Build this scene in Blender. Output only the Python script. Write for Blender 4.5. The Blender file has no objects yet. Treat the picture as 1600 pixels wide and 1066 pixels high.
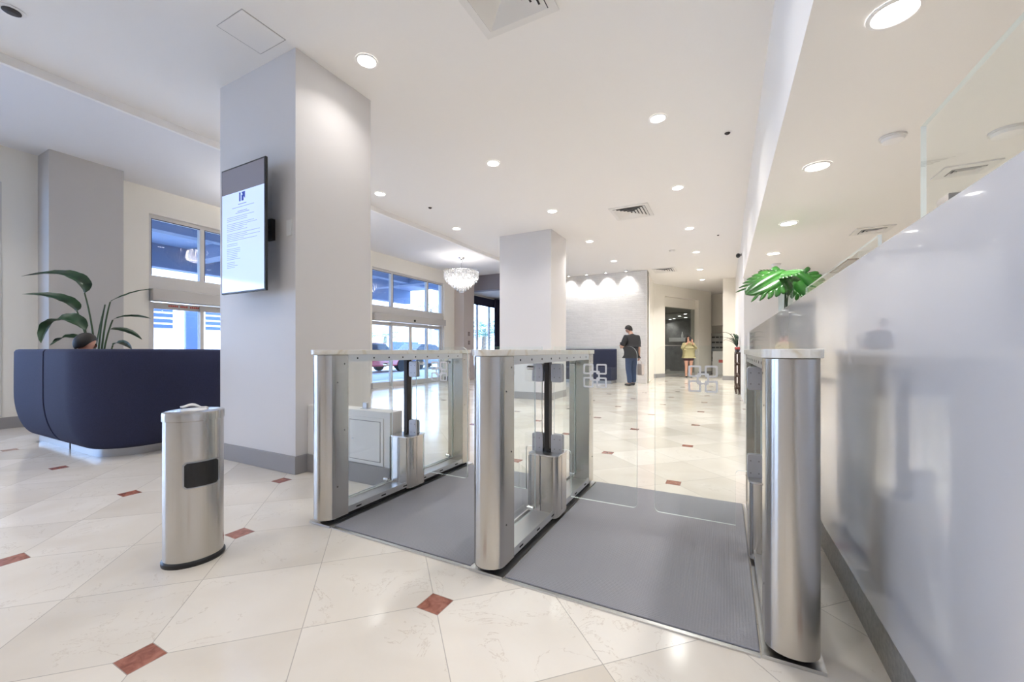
import bpy, bmesh, math, random
from mathutils import Vector, Matrix
random.seed(7)
PI = math.pi
sc = bpy.context.scene
COL = sc.collection

# ------------------------------------------------------------------ helpers
class MB:
    """collects shapes and links them as one mesh object"""
    def __init__(self):
        self.bm = bmesh.new(); self.mi = 0
    def _tag(self, faces):
        for f in faces: f.material_index = self.mi
    def poly(self, pts):
        f = self.bm.faces.new([self.bm.verts.new(p) for p in pts]); f.material_index = self.mi; return self
    def box(self, x0, x1, y0, y1, z0, z1):
        v = [self.bm.verts.new((x, y, z)) for z in (z0, z1) for y in (y0, y1) for x in (x0, x1)]
        for q in ((0,2,3,1),(4,5,7,6),(0,1,5,4),(2,6,7,3),(0,4,6,2),(1,3,7,5)):
            f = self.bm.faces.new([v[i] for i in q]); f.material_index = self.mi
        return self
    def prism(self, pts, a0, a1, axis='z'):
        """polygon (u,v) extruded along axis"""
        def P(u, v, a):
            return {'z': (u, v, a), 'x': (a, u, v), 'y': (u, a, v)}[axis]
        n = len(pts)
        lo = [self.bm.verts.new(P(u, v, a0)) for u, v in pts]; hi = [self.bm.verts.new(P(u, v, a1)) for u, v in pts]
        self._tag([self.bm.faces.new(lo[::-1]), self.bm.faces.new(hi)])
        self._tag([self.bm.faces.new((lo[i], lo[(i+1) % n], hi[(i+1) % n], hi[i])) for i in range(n)])
        return self
    def lathe(self, prof, c=(0,0,0), n=32, sx=1, sy=1, axis='z', caps=True):
        rings = []
        for r, z in prof:
            ring = []
            for i in range(n):
                a = 2*PI*i/n; u, v = r*sx*math.cos(a), r*sy*math.sin(a)
                p = {'z': (u, v, z), 'x': (z, u, v), 'y': (u, z, v)}[axis]
                ring.append(self.bm.verts.new((p[0]+c[0], p[1]+c[1], p[2]+c[2])))
            rings.append(ring)
        for a, b in zip(rings, rings[1:]):
            self._tag([self.bm.faces.new((a[i], a[(i+1) % n], b[(i+1) % n], b[i])) for i in range(n)])
        if caps:
            self._tag([self.bm.faces.new(rings[0][::-1]), self.bm.faces.new(rings[-1])])
        return self
    def tube(self, pts, r, n=10, r1=None):
        pts = [Vector(p) for p in pts]; m = len(pts); rings = []
        t0 = (pts[1]-pts[0]).normalized()
        up = Vector((0,0,1)) if abs(t0.z) < .9 else Vector((1,0,0))
        for i, p in enumerate(pts):
            t = (pts[min(i+1, m-1)]-pts[max(i-1, 0)]).normalized()
            s = t.cross(up).normalized(); u = s.cross(t).normalized(); up = u
            rr = r if r1 is None else r+(r1-r)*i/(m-1)
            rings.append([self.bm.verts.new(p+s*rr*math.cos(2*PI*k/n)+u*rr*math.sin(2*PI*k/n)) for k in range(n)])
        for a, b in zip(rings, rings[1:]):
            self._tag([self.bm.faces.new((a[i], a[(i+1) % n], b[(i+1) % n], b[i])) for i in range(n)])
        self._tag([self.bm.faces.new(rings[0][::-1]), self.bm.faces.new(rings[-1])])
        return self
    def grid(self, rows):
        vs = [[self.bm.verts.new(p) for p in r] for r in rows]
        for a, b in zip(vs, vs[1:]):
            for i in range(len(a)-1):
                f = self.bm.faces.new((a[i], a[i+1], b[i+1], b[i])); f.material_index = self.mi
        return self
    def build(self, name, mats, parent=None, smooth=0, bevel=0, seg=2, solid=0):
        bmesh.ops.recalc_face_normals(self.bm, faces=self.bm.faces[:])
        me = bpy.data.meshes.new(name); self.bm.to_mesh(me); self.bm.free()
        for m in (mats if isinstance(mats, (list, tuple)) else [mats]): me.materials.append(m)
        if smooth:
            me.shade_smooth() if hasattr(me, 'shade_smooth') else None
            me.set_sharp_from_angle(angle=math.radians(smooth))
        o = bpy.data.objects.new(name, me); COL.objects.link(o)
        if parent is not None: o.parent = parent
        if solid:
            s = o.modifiers.new('thick', 'SOLIDIFY'); s.thickness = solid; s.offset = 0
        if bevel:
            b = o.modifiers.new('bevel', 'BEVEL'); b.width = bevel; b.segments = seg; b.limit_method = 'ANGLE'; b.angle_limit = math.radians(40)
            b.harden_normals = False
        return o

def rrect(x0, x1, z0, z1, r, n=5):
    pts = []
    for cx, cz, a0 in ((x1-r, z0+r, -PI/2), (x1-r, z1-r, 0), (x0+r, z1-r, PI/2), (x0+r, z0+r, PI)):
        for i in range(n+1):
            a = a0+PI/2*i/n; pts.append((cx+r*math.cos(a), cz+r*math.sin(a)))
    return pts

def tag(o, label=None, cat=None, group=None, kind=None):
    if label: o['label'] = label
    if cat: o['category'] = cat
    if group: o['group'] = group
    if kind: o['kind'] = kind
    return o
def thing(name, label, cat, loc=(0,0,0), rz=0, group=None):
    o = bpy.data.objects.new(name, None); COL.objects.link(o); o.empty_display_size = .1
    o.location = loc; o.rotation_euler = (0,0,rz)
    return tag(o, label, cat, group)
def struct(name, mb, mats, parent=None, **k):
    o = mb.build(name, mats, parent, **k)
    if parent is None: o['kind'] = 'structure'
    return o
def copy_tree(o, parent=None):
    c = o.copy(); COL.objects.link(c)
    if parent is not None: c.parent = parent
    for ch in list(o.children): copy_tree(ch, c)
    return c

# ------------------------------------------------------------------ materials
def mat(name):
    m = bpy.data.materials.new(name); m.use_nodes = True
    return m, m.node_tree.nodes, m.node_tree.links, m.node_tree.nodes['Principled BSDF']
def plain(name, col, rough=.5, metal=0, spec=.5, coat=0, noise=0, nscale=40, bump=0):
    m, N, L, b = mat(name)
    b.inputs['Base Color'].default_value = (*col, 1); b.inputs['Roughness'].default_value = rough
    b.inputs['Metallic'].default_value = metal; b.inputs['Specular IOR Level'].default_value = spec
    b.inputs['Coat Weight'].default_value = coat; b.inputs['Coat Roughness'].default_value = .04
    if noise or bump:
        tc = N.new('ShaderNodeTexCoord'); n = N.new('ShaderNodeTexNoise'); n.inputs['Scale'].default_value = nscale; n.inputs['Detail'].default_value = 4
        L.new(tc.outputs['Object'], n.inputs['Vector'])
        if noise:
            r = N.new('ShaderNodeValToRGB'); r.color_ramp.elements[0].color = (*[c*(1-noise) for c in col], 1); r.color_ramp.elements[1].color = (*[min(1, c*(1+noise)) for c in col], 1)
            r.color_ramp.elements[0].position = .3; r.color_ramp.elements[1].position = .7
            L.new(n.outputs['Fac'], r.inputs['Fac']); L.new(r.outputs['Color'], b.inputs['Base Color'])
        if bump:
            bp = N.new('ShaderNodeBump'); bp.inputs['Strength'].default_value = bump; bp.inputs['Distance'].default_value = .002
            L.new(n.outputs['Fac'], bp.inputs['Height']); L.new(bp.outputs['Normal'], b.inputs['Normal'])
    return m
def emit(name, col, s):
    m, N, L, b = mat(name)
    b.inputs['Base Color'].default_value = (*col, 1); b.inputs['Emission Color'].default_value = (*col, 1); b.inputs['Emission Strength'].default_value = s; b.inputs['Roughness'].default_value = .06
    return m
def steel(name, col=(.58,.55,.51), rough=.24, aniso=.85):
    m, N, L, b = mat(name)
    b.inputs['Metallic'].default_value = 1; b.inputs['Roughness'].default_value = rough
    b.inputs['Anisotropic'].default_value = aniso; b.inputs['Anisotropic Rotation'].default_value = .25
    t = N.new('ShaderNodeTangent'); t.direction_type = 'RADIAL'; t.axis = 'Z'
    L.new(t.outputs['Tangent'], b.inputs['Tangent'])
    tc = N.new('ShaderNodeTexCoord'); mp = N.new('ShaderNodeMapping'); mp.inputs['Scale'].default_value = (3, 3, 260)
    n = N.new('ShaderNodeTexNoise'); n.inputs['Scale'].default_value = 3; n.inputs['Detail'].default_value = 3
    r = N.new('ShaderNodeValToRGB'); r.color_ramp.elements[0].color = (*[c*.93 for c in col], 1); r.color_ramp.elements[1].color = (*[min(1, c*1.06) for c in col], 1)
    L.new(tc.outputs['Object'], mp.inputs['Vector']); L.new(mp.outputs['Vector'], n.inputs['Vector']); L.new(n.outputs['Fac'], r.inputs['Fac']); L.new(r.outputs['Color'], b.inputs['Base Color'])
    return m
def glass(name, tint=(.97,.99,.985), refl=1.0, ior=1.5):
    m, N, L, b = mat(name)
    N.remove(b); out = N['Material Output']
    t = N.new('ShaderNodeBsdfTransparent'); t.inputs['Color'].default_value = (*tint, 1)
    g = N.new('ShaderNodeBsdfGlossy'); g.inputs['Roughness'].default_value = .0; g.inputs['Color'].default_value = (refl, refl, refl, 1)
    f = N.new('ShaderNodeFresnel'); f.inputs['IOR'].default_value = ior
    mx = N.new('ShaderNodeMixShader')
    ge = N.new('ShaderNodeNewGeometry'); q = NG(N, L).m('MULTIPLY', f.outputs['Fac'], NG(N, L).m('SUBTRACT', 1, ge.outputs['Backfacing']))
    L.new(q, mx.inputs['Fac']); L.new(t.outputs[0], mx.inputs[1]); L.new(g.outputs[0], mx.inputs[2]); L.new(mx.outputs[0], out.inputs['Surface'])
    return m
def translucent(name, col, mixf, col2=(1,1,1)):
    m, N, L, b = mat(name); N.remove(b); out = N['Material Output']
    t = N.new('ShaderNodeBsdfTransparent'); t.inputs['Color'].default_value = (*col2, 1)
    d = N.new('ShaderNodeBsdfDiffuse'); d.inputs['Color'].default_value = (*col, 1)
    mx = N.new('ShaderNodeMixShader'); mx.inputs['Fac'].default_value = mixf
    L.new(t.outputs[0], mx.inputs[1]); L.new(d.outputs[0], mx.inputs[2]); L.new(mx.outputs[0], out.inputs['Surface'])
    return m

class NG:
    """tiny math-node helper"""
    def __init__(s, N, L): s.N, s.L = N, L
    def m(s, op, a, b=None, c=None):
        n = s.N.new('ShaderNodeMath'); n.operation = op
        for i, x in enumerate((a, b, c)):
            if x is None: continue
            if isinstance(x, (int, float)): n.inputs[i].default_value = x
            else: s.L.new(x, n.inputs[i])
        return n.outputs[0]

def floor_material():
    m, N, L, b = mat('polished_marble_floor'); g = NG(N, L)
    tc = N.new('ShaderNodeTexCoord'); sp = N.new('ShaderNodeSeparateXYZ'); L.new(tc.outputs['Object'], sp.inputs[0])
    x, y = sp.outputs[0], sp.outputs[1]; T = .690
    u = g.m('DIVIDE', g.m('SUBTRACT', g.m('ADD', x, y), .277), T)
    v = g.m('DIVIDE', g.m('ADD', g.m('SUBTRACT', x, y), 2.363), T)
    du = g.m('SUBTRACT', u, g.m('ROUND', u)); dv = g.m('SUBTRACT', v, g.m('ROUND', v))
    line = g.m('MINIMUM', g.m('ABSOLUTE', du), g.m('ABSOLUTE', dv))
    grout = g.m('LESS_THAN', line, .0034)
    u2 = g.m('MULTIPLY', g.m('SUBTRACT', g.m('MULTIPLY', u, .5), g.m('ROUND', g.m('MULTIPLY', u, .5))), 2)
    v2 = g.m('MULTIPLY', g.m('SUBTRACT', g.m('MULTIPLY', v, .5), g.m('ROUND', g.m('MULTIPLY', v, .5))), 2)
    dx = g.m('ABSOLUTE', g.m('MULTIPLY', g.m('ADD', u2, v2), T/2)); dy = g.m('ABSOLUTE', g.m('MULTIPLY', g.m('SUBTRACT', u2, v2), T/2))
    dm = g.m('MAXIMUM', dx, dy)
    red = g.m('LESS_THAN', dm, .052)
    rim = g.m('MULTIPLY', g.m('LESS_THAN', dm, .0545), g.m('SUBTRACT', 1, red))
    cx = N.new('ShaderNodeCombineXYZ'); L.new(g.m('FLOOR', u), cx.inputs[0]); L.new(g.m('FLOOR', v), cx.inputs[1])
    wn = N.new('ShaderNodeTexWhiteNoise'); wn.noise_dimensions = '2D'; L.new(cx.outputs[0], wn.inputs['Vector'])
    # per tile offset of the vein pattern
    sc_ = N.new('ShaderNodeVectorMath'); sc_.operation = 'MULTIPLY_ADD'; L.new(cx.outputs[0], sc_.inputs[0]); sc_.inputs[1].default_value = (5.3, 7.7, 3.1); L.new(tc.outputs['Object'], sc_.inputs[2])
    n1 = N.new('ShaderNodeTexNoise'); n1.inputs['Scale'].default_value = 2.2; n1.inputs['Detail'].default_value = 6; n1.inputs['Distortion'].default_value = .6
    L.new(sc_.outputs[0], n1.inputs['Vector'])
    n2 = N.new('ShaderNodeTexNoise'); n2.inputs['Scale'].default_value = 3.1; n2.inputs['Detail'].default_value = 8; n2.inputs['Roughness'].default_value = .6; n2.inputs['Distortion'].default_value = 1.6
    L.new(sc_.outputs[0], n2.inputs['Vector'])
    vein = g.m('LESS_THAN', g.m('ABSOLUTE', g.m('SUBTRACT', n2.outputs['Fac'], .5)), .0045)
    veinm = g.m('MULTIPLY', vein, g.m('MULTIPLY', g.m('GREATER_THAN', n1.outputs['Fac'], .52), .32))
    ramp = N.new('ShaderNodeValToRGB'); e = ramp.color_ramp.elements
    e[0].position = .3; e[0].color = (.715, .66, .585, 1); e[1].position = .72; e[1].color = (.80, .76, .70, 1)
    L.new(n1.outputs['Fac'], ramp.inputs['Fac'])
    def mix(fac, a, bcol, blend='MIX'):
        mx = N.new('ShaderNodeMix'); mx.data_type = 'RGBA'; mx.blend_type = blend
        if isinstance(fac, float): mx.inputs[0].default_value = fac
        else: L.new(fac, mx.inputs[0])
        L.new(a, mx.inputs[6])
        if isinstance(bcol, tuple): mx.inputs[7].default_value = (*bcol, 1)
        else: L.new(bcol, mx.inputs[7])
        return mx.outputs[2]
    tone = N.new('ShaderNodeValToRGB'); tone.color_ramp.elements[0].color = (.90,.885,.86,1); tone.color_ramp.elements[1].color = (1.06,1.06,1.06,1)
    L.new(wn.outputs['Value'], tone.inputs['Fac'])
    c = mix(1.0, ramp.outputs['Color'], tone.outputs['Color'], 'MULTIPLY')
    c = mix(veinm, c, (.42,.33,.25))
    c = mix(g.m('MULTIPLY', grout, .62), c, (.30,.27,.24))
    n3 = N.new('ShaderNodeTexNoise'); n3.inputs['Scale'].default_value = 24; n3.inputs['Detail'].default_value = 5; n3.inputs['Distortion'].default_value = 1
    L.new(tc.outputs['Object'], n3.inputs['Vector'])
    rr = N.new('ShaderNodeValToRGB'); rr.color_ramp.elements[0].color = (.22,.07,.05,1); rr.color_ramp.elements[1].color = (.42,.17,.12,1)
    rr.color_ramp.elements[0].position = .35; rr.color_ramp.elements[1].position = .68
    L.new(n3.outputs['Fac'], rr.inputs['Fac'])
    c = mix(red, c, rr.outputs['Color']); c = mix(rim, c, (.36,.31,.27))
    L.new(c, b.inputs['Base Color'])
    b.inputs['Roughness'].default_value = .13; b.inputs['Specular IOR Level'].default_value = .5
    ro = g.m('ADD', g.m('MULTIPLY', n1.outputs['Fac'], .08), .11); L.new(ro, b.inputs['Roughness'])
    return m

def brick_material():
    m, N, L, b = mat('white_painted_brick')
    tc = N.new('ShaderNodeTexCoord'); mp = N.new('ShaderNodeMapping'); mp.inputs['Rotation'].default_value = (PI/2, 0, 0)
    L.new(tc.outputs['Object'], mp.inputs['Vector'])
    br = N.new('ShaderNodeTexBrick'); br.inputs['Scale'].default_value = 1; br.inputs['Brick Width'].default_value = .26; br.inputs['Row Height'].default_value = .062
    br.inputs['Mortar Size'].default_value = .006; br.inputs['Mortar Smooth'].default_value = .4
    br.inputs['Color1'].default_value = (.87,.855,.84,1); br.inputs['Color2'].default_value = (.82,.805,.79,1); br.inputs['Mortar'].default_value = (.76,.745,.73,1)
    L.new(mp.outputs['Vector'], br.inputs['Vector']); L.new(br.outputs['Color'], b.inputs['Base Color'])
    n = N.new('ShaderNodeTexNoise'); n.inputs['Scale'].default_value = 14; n.inputs['Detail'].default_value = 6; L.new(tc.outputs['Object'], n.inputs['Vector'])
    g = NG(N, L)
    h = g.m('ADD', g.m('MULTIPLY', br.outputs['Fac'], -1.0), g.m('MULTIPLY', n.outputs['Fac'], .9))
    bp = N.new('ShaderNodeBump'); bp.inputs['Strength'].default_value = .9; bp.inputs['Distance'].default_value = .02
    L.new(h, bp.inputs['Height']); L.new(bp.outputs['Normal'], b.inputs['Normal']); b.inputs['Roughness'].default_value = .55
    return m

def stone_material():
    m, N, L, b = mat('cream_stone_top')
    tc = N.new('ShaderNodeTexCoord'); n = N.new('ShaderNodeTexNoise'); n.inputs['Scale'].default_value = 9; n.inputs['Detail'].default_value = 7; n.inputs['Distortion'].default_value = 1.2
    L.new(tc.outputs['Object'], n.inputs['Vector'])
    r = N.new('ShaderNodeValToRGB'); e = r.color_ramp.elements
    e[0].position = .28; e[0].color = (.68,.60,.46,1); e[1].position = .46; e[1].color = (.82,.79,.73,1)
    L.new(n.outputs['Fac'], r.inputs['Fac']); L.new(r.outputs['Color'], b.inputs['Base Color']); b.inputs['Roughness'].default_value = .2
    return m

def mat_tread():
    m, N, L, b = mat('grey_tread_rubber'); g = NG(N, L)
    tc = N.new('ShaderNodeTexCoord'); sp = N.new('ShaderNodeSeparateXYZ'); L.new(tc.outputs['Object'], sp.inputs[0])
    P = .021
    a = g.m('SINE', g.m('MULTIPLY', g.m('ADD', sp.outputs[0], sp.outputs[1]), 2*PI/P)); c = g.m('SINE', g.m('MULTIPLY', g.m('SUBTRACT', sp.outputs[0], sp.outputs[1]), 2*PI/P))
    h = g.m('MAXIMUM', g.m('MULTIPLY', a, c), 0)
    bp = N.new('ShaderNodeBump'); bp.inputs['Strength'].default_value = .35; bp.inputs['Distance'].default_value = .003
    L.new(h, bp.inputs['Height']); L.new(bp.outputs['Normal'], b.inputs['Normal'])
    n = N.new('ShaderNodeTexNoise'); n.inputs['Scale'].default_value = 3; n.inputs['Detail'].default_value = 5; L.new(tc.outputs['Object'], n.inputs['Vector'])
    r = N.new('ShaderNodeValToRGB'); r.color_ramp.elements[0].color = (.22,.22,.245,1); r.color_ramp.elements[1].color = (.275,.275,.305,1)
    L.new(n.outputs['Fac'], r.inputs['Fac']); L.new(r.outputs['Color'], b.inputs['Base Color']); b.inputs['Roughness'].default_value = .5
    return m

def leaf_material(name, c0, c1, rough=.35):
    m, N, L, b = mat(name)
    tc = N.new('ShaderNodeTexCoord'); n = N.new('ShaderNodeTexNoise'); n.inputs['Scale'].default_value = 7; n.inputs['Detail'].default_value = 3
    L.new(tc.outputs['Object'], n.inputs['Vector'])
    r = N.new('ShaderNodeValToRGB'); r.color_ramp.elements[0].color = (*c0, 1); r.color_ramp.elements[1].color = (*c1, 1); r.color_ramp.elements[0].position = .35; r.color_ramp.elements[1].position = .65
    L.new(n.outputs['Fac'], r.inputs['Fac']); L.new(r.outputs['Color'], b.inputs['Base Color']); b.inputs['Roughness'].default_value = rough
    return m

M = dict(
    floor=floor_material(), brick=brick_material(), stone=stone_material(), tread=mat_tread(),
    white=plain('white_paint', (.84,.825,.81), .6, noise=.01, nscale=3), ceil=plain('ceiling_paint', (.88,.865,.845), .7),
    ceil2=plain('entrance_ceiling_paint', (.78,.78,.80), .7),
    grey=plain('warm_grey_paint', (.50,.485,.475), .6), greyw=plain('pale_grey_paint', (.70,.68,.675), .55), cream=plain('cream_paint', (.84,.81,.74), .6),
    base=plain('grey_baseboard', (.31,.30,.305), .45), purple=plain('dark_mauve_paint', (.20,.185,.215), .6), beige=plain('beige_paint', (.55,.49,.46), .6),
    frame=plain('window_frame_paint', (.62,.60,.58), .4), header=plain('door_operator_metal', (.50,.48,.46), .4), framedark=plain('window_gasket', (.06,.06,.09), .5),
    steel=steel('brushed_steel'), steel2=steel('brushed_steel_dull', (.42,.42,.43), .38, .5), alu=plain('satin_aluminium', (.66,.66,.66), .3, 1),
    chrome=plain('polished_chrome', (.75,.75,.76), .12, 1), black=plain('black_plastic', (.012,.012,.013), .4), bpost=plain('black_bronze_post', (.035,.03,.028), .38, .3),
    dark=plain('dark_void', (.006,.006,.007), .8), clamp=plain('grey_clamp_metal', (.55,.55,.58), .35, .4),
    glass=glass('clear_panel_glass'), wglass=glass('window_glass', (.86,.93,1.0)), tglass=glass('tinted_door_glass', (.80,.82,.81)), edge=translucent('glass_edge', (.82,.88,.87), .85, (.9,.97,.95)),
    etch=translucent('etched_white', (.96,.96,.97), .97), 
    lac=plain('white_gloss_lacquer', (.66,.66,.685), .13, spec=.5, coat=.7), kick=plain('stone_grey_kick', (.27,.26,.24), .35, noise=.25, nscale=60),
    navy=plain('navy_upholstery', (.030,.034,.072), .85, spec=.25, noise=.2, nscale=220, bump=.25), seam=plain('dark_seam', (.008,.008,.012), .9),
    leafd=leaf_material('dark_leaf', (.008,.035,.016), (.025,.075,.03)), leafg=leaf_material('monstera_leaf', (.010,.065,.010), (.03,.14,.018), .28), stem=plain('stem_green', (.035,.07,.02), .5), stemb=plain('stem_brown', (.09,.05,.025), .6),
    pot=plain('planter_ceramic', (.10,.10,.11), .4), soil=plain('soil', (.03,.02,.014), .95), whiteflower=plain('white_petals', (.85,.85,.84), .6),
    lamp=emit('lamp_disc', (1,.97,.93), 14), trimw=plain('lamp_trim_white', (.88,.87,.86), .4), bulb=emit('chandelier_bulb', (1,.95,.88), 30),
    screen=plain('black_screen_glass', (.01,.01,.012), .04, spec=.5), 
    page=emit('screen_page', (.50,.62,.90), .60), ink=emit('screen_ink', (.22,.29,.46), .55), logo=emit('screen_logo', (.03,.06,.32), .45), band=emit('screen_letterbox', (.10,.10,.125), .9),
    skin=plain('skin', (.52,.30,.22), .5), skin2=plain('skin_fair', (.68,.36,.26), .5), hair=plain('dark_hair', (.012,.009,.008), .55), shirt=plain('black_knit', (.018,.018,.021), .8, noise=.2, nscale=90), jeans=plain('blue_denim', (.030,.055,.125), .85, noise=.25, nscale=60),
    shoe=plain('dark_shoe', (.02,.02,.022), .5), sweater=plain('olive_beige_knit', (.42,.37,.20), .9, noise=.15, nscale=80), shorts=plain('dark_red_shorts', (.06,.018,.03), .8), phone=plain('phone_case', (.02,.02,.02), .3),
    wood=plain('dark_rack_wood', (.10,.055,.038), .5, noise=.25, nscale=18), red=plain('red_items', (.5,.06,.05), .5), mail=plain('mailbox_metal', (.30,.30,.28), .4, .5), maild=plain('mailbox_slot_dark', (.03,.03,.032), .5),
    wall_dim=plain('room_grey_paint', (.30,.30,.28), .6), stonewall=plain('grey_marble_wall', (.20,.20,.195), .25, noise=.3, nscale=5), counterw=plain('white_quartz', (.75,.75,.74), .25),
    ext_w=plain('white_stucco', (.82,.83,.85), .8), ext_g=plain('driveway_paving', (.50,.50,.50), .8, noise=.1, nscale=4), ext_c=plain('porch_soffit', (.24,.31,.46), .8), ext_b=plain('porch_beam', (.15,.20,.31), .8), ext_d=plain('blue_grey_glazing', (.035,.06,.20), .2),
    palm=leaf_material('palm_leaf', (.012,.06,.035), (.03,.13,.07)), bark=plain('palm_bark', (.22,.18,.14), .9), carr=plain('red_car_paint', (.45,.02,.03), .2, coat=1), carb=plain('blue_car_paint', (.03,.04,.12), .2, coat=1), carw=plain('white_car_paint', (.8,.8,.82), .2, coat=1), tyre=plain('tyre_rubber', (.015,.015,.015), .8), cglass=plain('car_glass', (.02,.025,.04), .05),
    sticker=plain('red_print', (.62,.12,.10), .5), wipe=plain('white_wipe', (.85,.85,.86), .8), plastic=plain('white_plastic', (.80,.80,.80), .4), vent=plain('vent_white', (.78,.77,.75), .5), ventd=plain('vent_dark', (.05,.045,.045), .8),
    curtain=plain('navy_curtain', (.02,.02,.045), .9), furn=plain('lounge_white', (.75,.77,.85), .6), switch=plain('switch_plate', (.22,.17,.16), .4), bag=plain('pale_bag', (.60,.54,.50), .7),
    water=glass('vase_glass', (.93,.96,.95)),
)
def crystal_mat():
    m, N, L, b = mat('crystal_strip'); N.remove(b); out = N['Material Output']
    t = N.new('ShaderNodeBsdfTransparent'); t.inputs['Color'].default_value = (.93,.94,.95,1); tr = N.new('ShaderNodeBsdfTranslucent'); tr.inputs['Color'].default_value = (.95,.95,.96,1)
    g = N.new('ShaderNodeBsdfGlossy'); g.inputs['Roughness'].default_value = .05
    a = N.new('ShaderNodeMixShader'); a.inputs[0].default_value = .22; b2 = N.new('ShaderNodeMixShader'); b2.inputs[0].default_value = .3
    L.new(t.outputs[0], a.inputs[1]); L.new(tr.outputs[0], a.inputs[2]); L.new(a.outputs[0], b2.inputs[1]); L.new(g.outputs[0], b2.inputs[2]); L.new(b2.outputs[0], out.inputs['Surface'])
    return m
M['crystal'] = crystal_mat()

# ------------------------------------------------------------------ room shell
CE, CL, CD = 3.55, 3.72, 2.45          # lobby, entrance and desk ceiling heights
XW = -8.4                              # street wall
struct('floor', MB().box(-10, 4, -4.5, 24, -.2, 0), M['floor'])
c = MB().box(-5.42, .32, -4.5, 24, CE, CE+.4).box(.32, 3.4, 9.2, 24, CE, CE+.4)
struct('ceiling', c, M['ceil'])
c = MB().box(-8.7, -5.46, -4.5, 12.35, CL, CL+.25)
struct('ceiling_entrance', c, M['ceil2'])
struct('trim_1', MB().box(-5.46, -5.42, -4.5, 12.35, 3.47, CL+.25), M['ceil'])
struct('ceiling_desk', MB().box(.32, 3.4, -4.5, 9.2, CD, CE+.4), M['ceil'])
# street wall with openings: side window, two storefront bays
w = MB()
A0, A1, B0, B1 = 3.16, 6.33, 7.95, 11.12
for y0, y1 in ((-4.5, -4.2), (1.62, A0), (A1, B0), (B1, 11.7), (15.8, 16.4)): w.box(XW-.25, XW, y0, y1, 0, CL)
w.box(XW-.25, XW, -4.2, 1.62, 3.24, CL).box(XW-.25, XW, -4.2, 1.62, 0, .16)
for y0, y1 in ((A0, A1), (B0, B1)): w.box(XW-.25, XW, y0, y1, 3.30, CL)
w.box(XW-.25, XW, 12.35, 15.8, 3.08, CL).box(XW-.25, XW, 12.35, 15.8, 0, .40)
struct('wall_street', w, M['cream'])
struct('baseboard_street', MB().box(XW, XW+.02, -4.5, 1.94, 0, .15).box(XW, XW+.02, 2.70, A0, 0, .15).box(XW, XW+.02, A1, B0, 0, .15).box(XW, XW+.02, B1, 11.4, 0, .15), M['base'])
struct('wall_pilaster', MB().box(XW, -7.98, 1.94, 2.70, 0, CL), M['grey'])
struct('wall_pilaster_far', MB().box(XW-.3, -8.0, 11.7, 12.35, 0, CL), M['beige'])
# lounge beyond: bulkhead, side walls, window
struct('wall_bulkhead', MB().box(-8.4, -4.9, 12.35, 12.65, 3.18, CL+.25), M['purple'])
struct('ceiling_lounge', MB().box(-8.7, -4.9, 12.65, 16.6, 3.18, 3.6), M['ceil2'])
struct('wall_lounge', MB().box(-8.7, -4.9, 16.2, 16.4, 0, 3.6), M['purple'])
# columns
def column(x0, x1, y0, y1, z, m):
    o = struct('wall_column', MB().box(x0, x1, y0, y1, 0, z), m)
    b = MB()
    b.box(x0-.014, x1+.014, y0-.014, y1+.014, 0, .15)
    struct('baseboard', b, M['base'], o, bevel=.003)
    return o
column(-4.29, -3.16, 2.16, 2.97, CE, M['greyw'])
column(-4.40, -3.18, 7.83, 8.72, CE, M['greyw'])
# low boxed wall between the near column and the gates, with an access hatch
lw = struct('wall_low', MB().box(-3.16, -2.215, 2.27, 2.40, 0, .565), M['white'], bevel=.004)
struct('baseboard', MB().box(-3.145, -2.212, 2.256, 2.27, 0, .15), M['base'], lw)
p = MB().box(-2.665, -2.28, 2.2625, 2.2695, .155, .515); struct('panel', p, M['white'], lw, bevel=.002)
struct('panel_gap', MB().box(-2.640, -2.305, 2.2612, 2.2628, .180, .490), M['base'], lw)
struct('panel_door', MB().box(-2.635, -2.31, 2.259, 2.2625, .185, .485), M['white'], lw, bevel=.001)
struct('panel_knob', MB().lathe([(.006, 2.252), (.006, 2.26)], (-2.60, 0, .34), 10, axis='y'), M['alu'], lw)
# far walls
struct('wall_brick', MB().box(-4.9, -2.15, 13.2, 13.5, 0, CE), M['brick'])
struct('wall_lounge_end', MB().box(-5.0, -4.9, 13.2, 24, 0, CE), M['purple'])
struct('wall_return', MB().prism([(-2.15, 13.5), (-2.15, 13.2), (-2.139, 13.2), (-2.35, 16.0), (-2.55, 16.0)], 0, CE), M['cream'])
P0, P1 = Vector((-2.35, 16.0)), Vector((-.5, 19.5)); PD = P1-P0; PN = Vector((-PD.y, PD.x)).normalized()
def wall_seg(mb, t0, t1, z0, z1, d0=0, d1=.35):
    a, b = P0+PD*t0, P0+PD*t1
    mb.prism([tuple(a+PN*d0), tuple(b+PN*d0), tuple(b+PN*d1), tuple(a+PN*d1)], z0, z1)
w = MB(); wall_seg(w, 0, .172, 0, CE); wall_seg(w, .752, 1.0, 0, CE); wall_seg(w, .172, .752, 3.13, CE); wall_seg(w, .172, .752, 2.76, 3.13, .16, .35)
struct('wall_angled', w, M['cream'])
w = MB(); wall_seg(w, 0, .172, 0, .15, -.015, 0); wall_seg(w, .752, 1.0, 0, .15, -.015, 0); struct('baseboard_angled', w, M['base'])
d = bpy.data.objects.new('door_3', None); COL.objects.link(d); d['kind'] = 'structure'
w = MB(); wall_seg(w, .172, .752, .10, 2.76, .18, .19); w.build('pane', M['tglass'], d)
w = MB(); wall_seg(w, .172, .752, 0, .10, .16, .22); wall_seg(w, .172, .752, 1.22, 1.25, .165, .18); w.build('rail', M['alu'], d)
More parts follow.
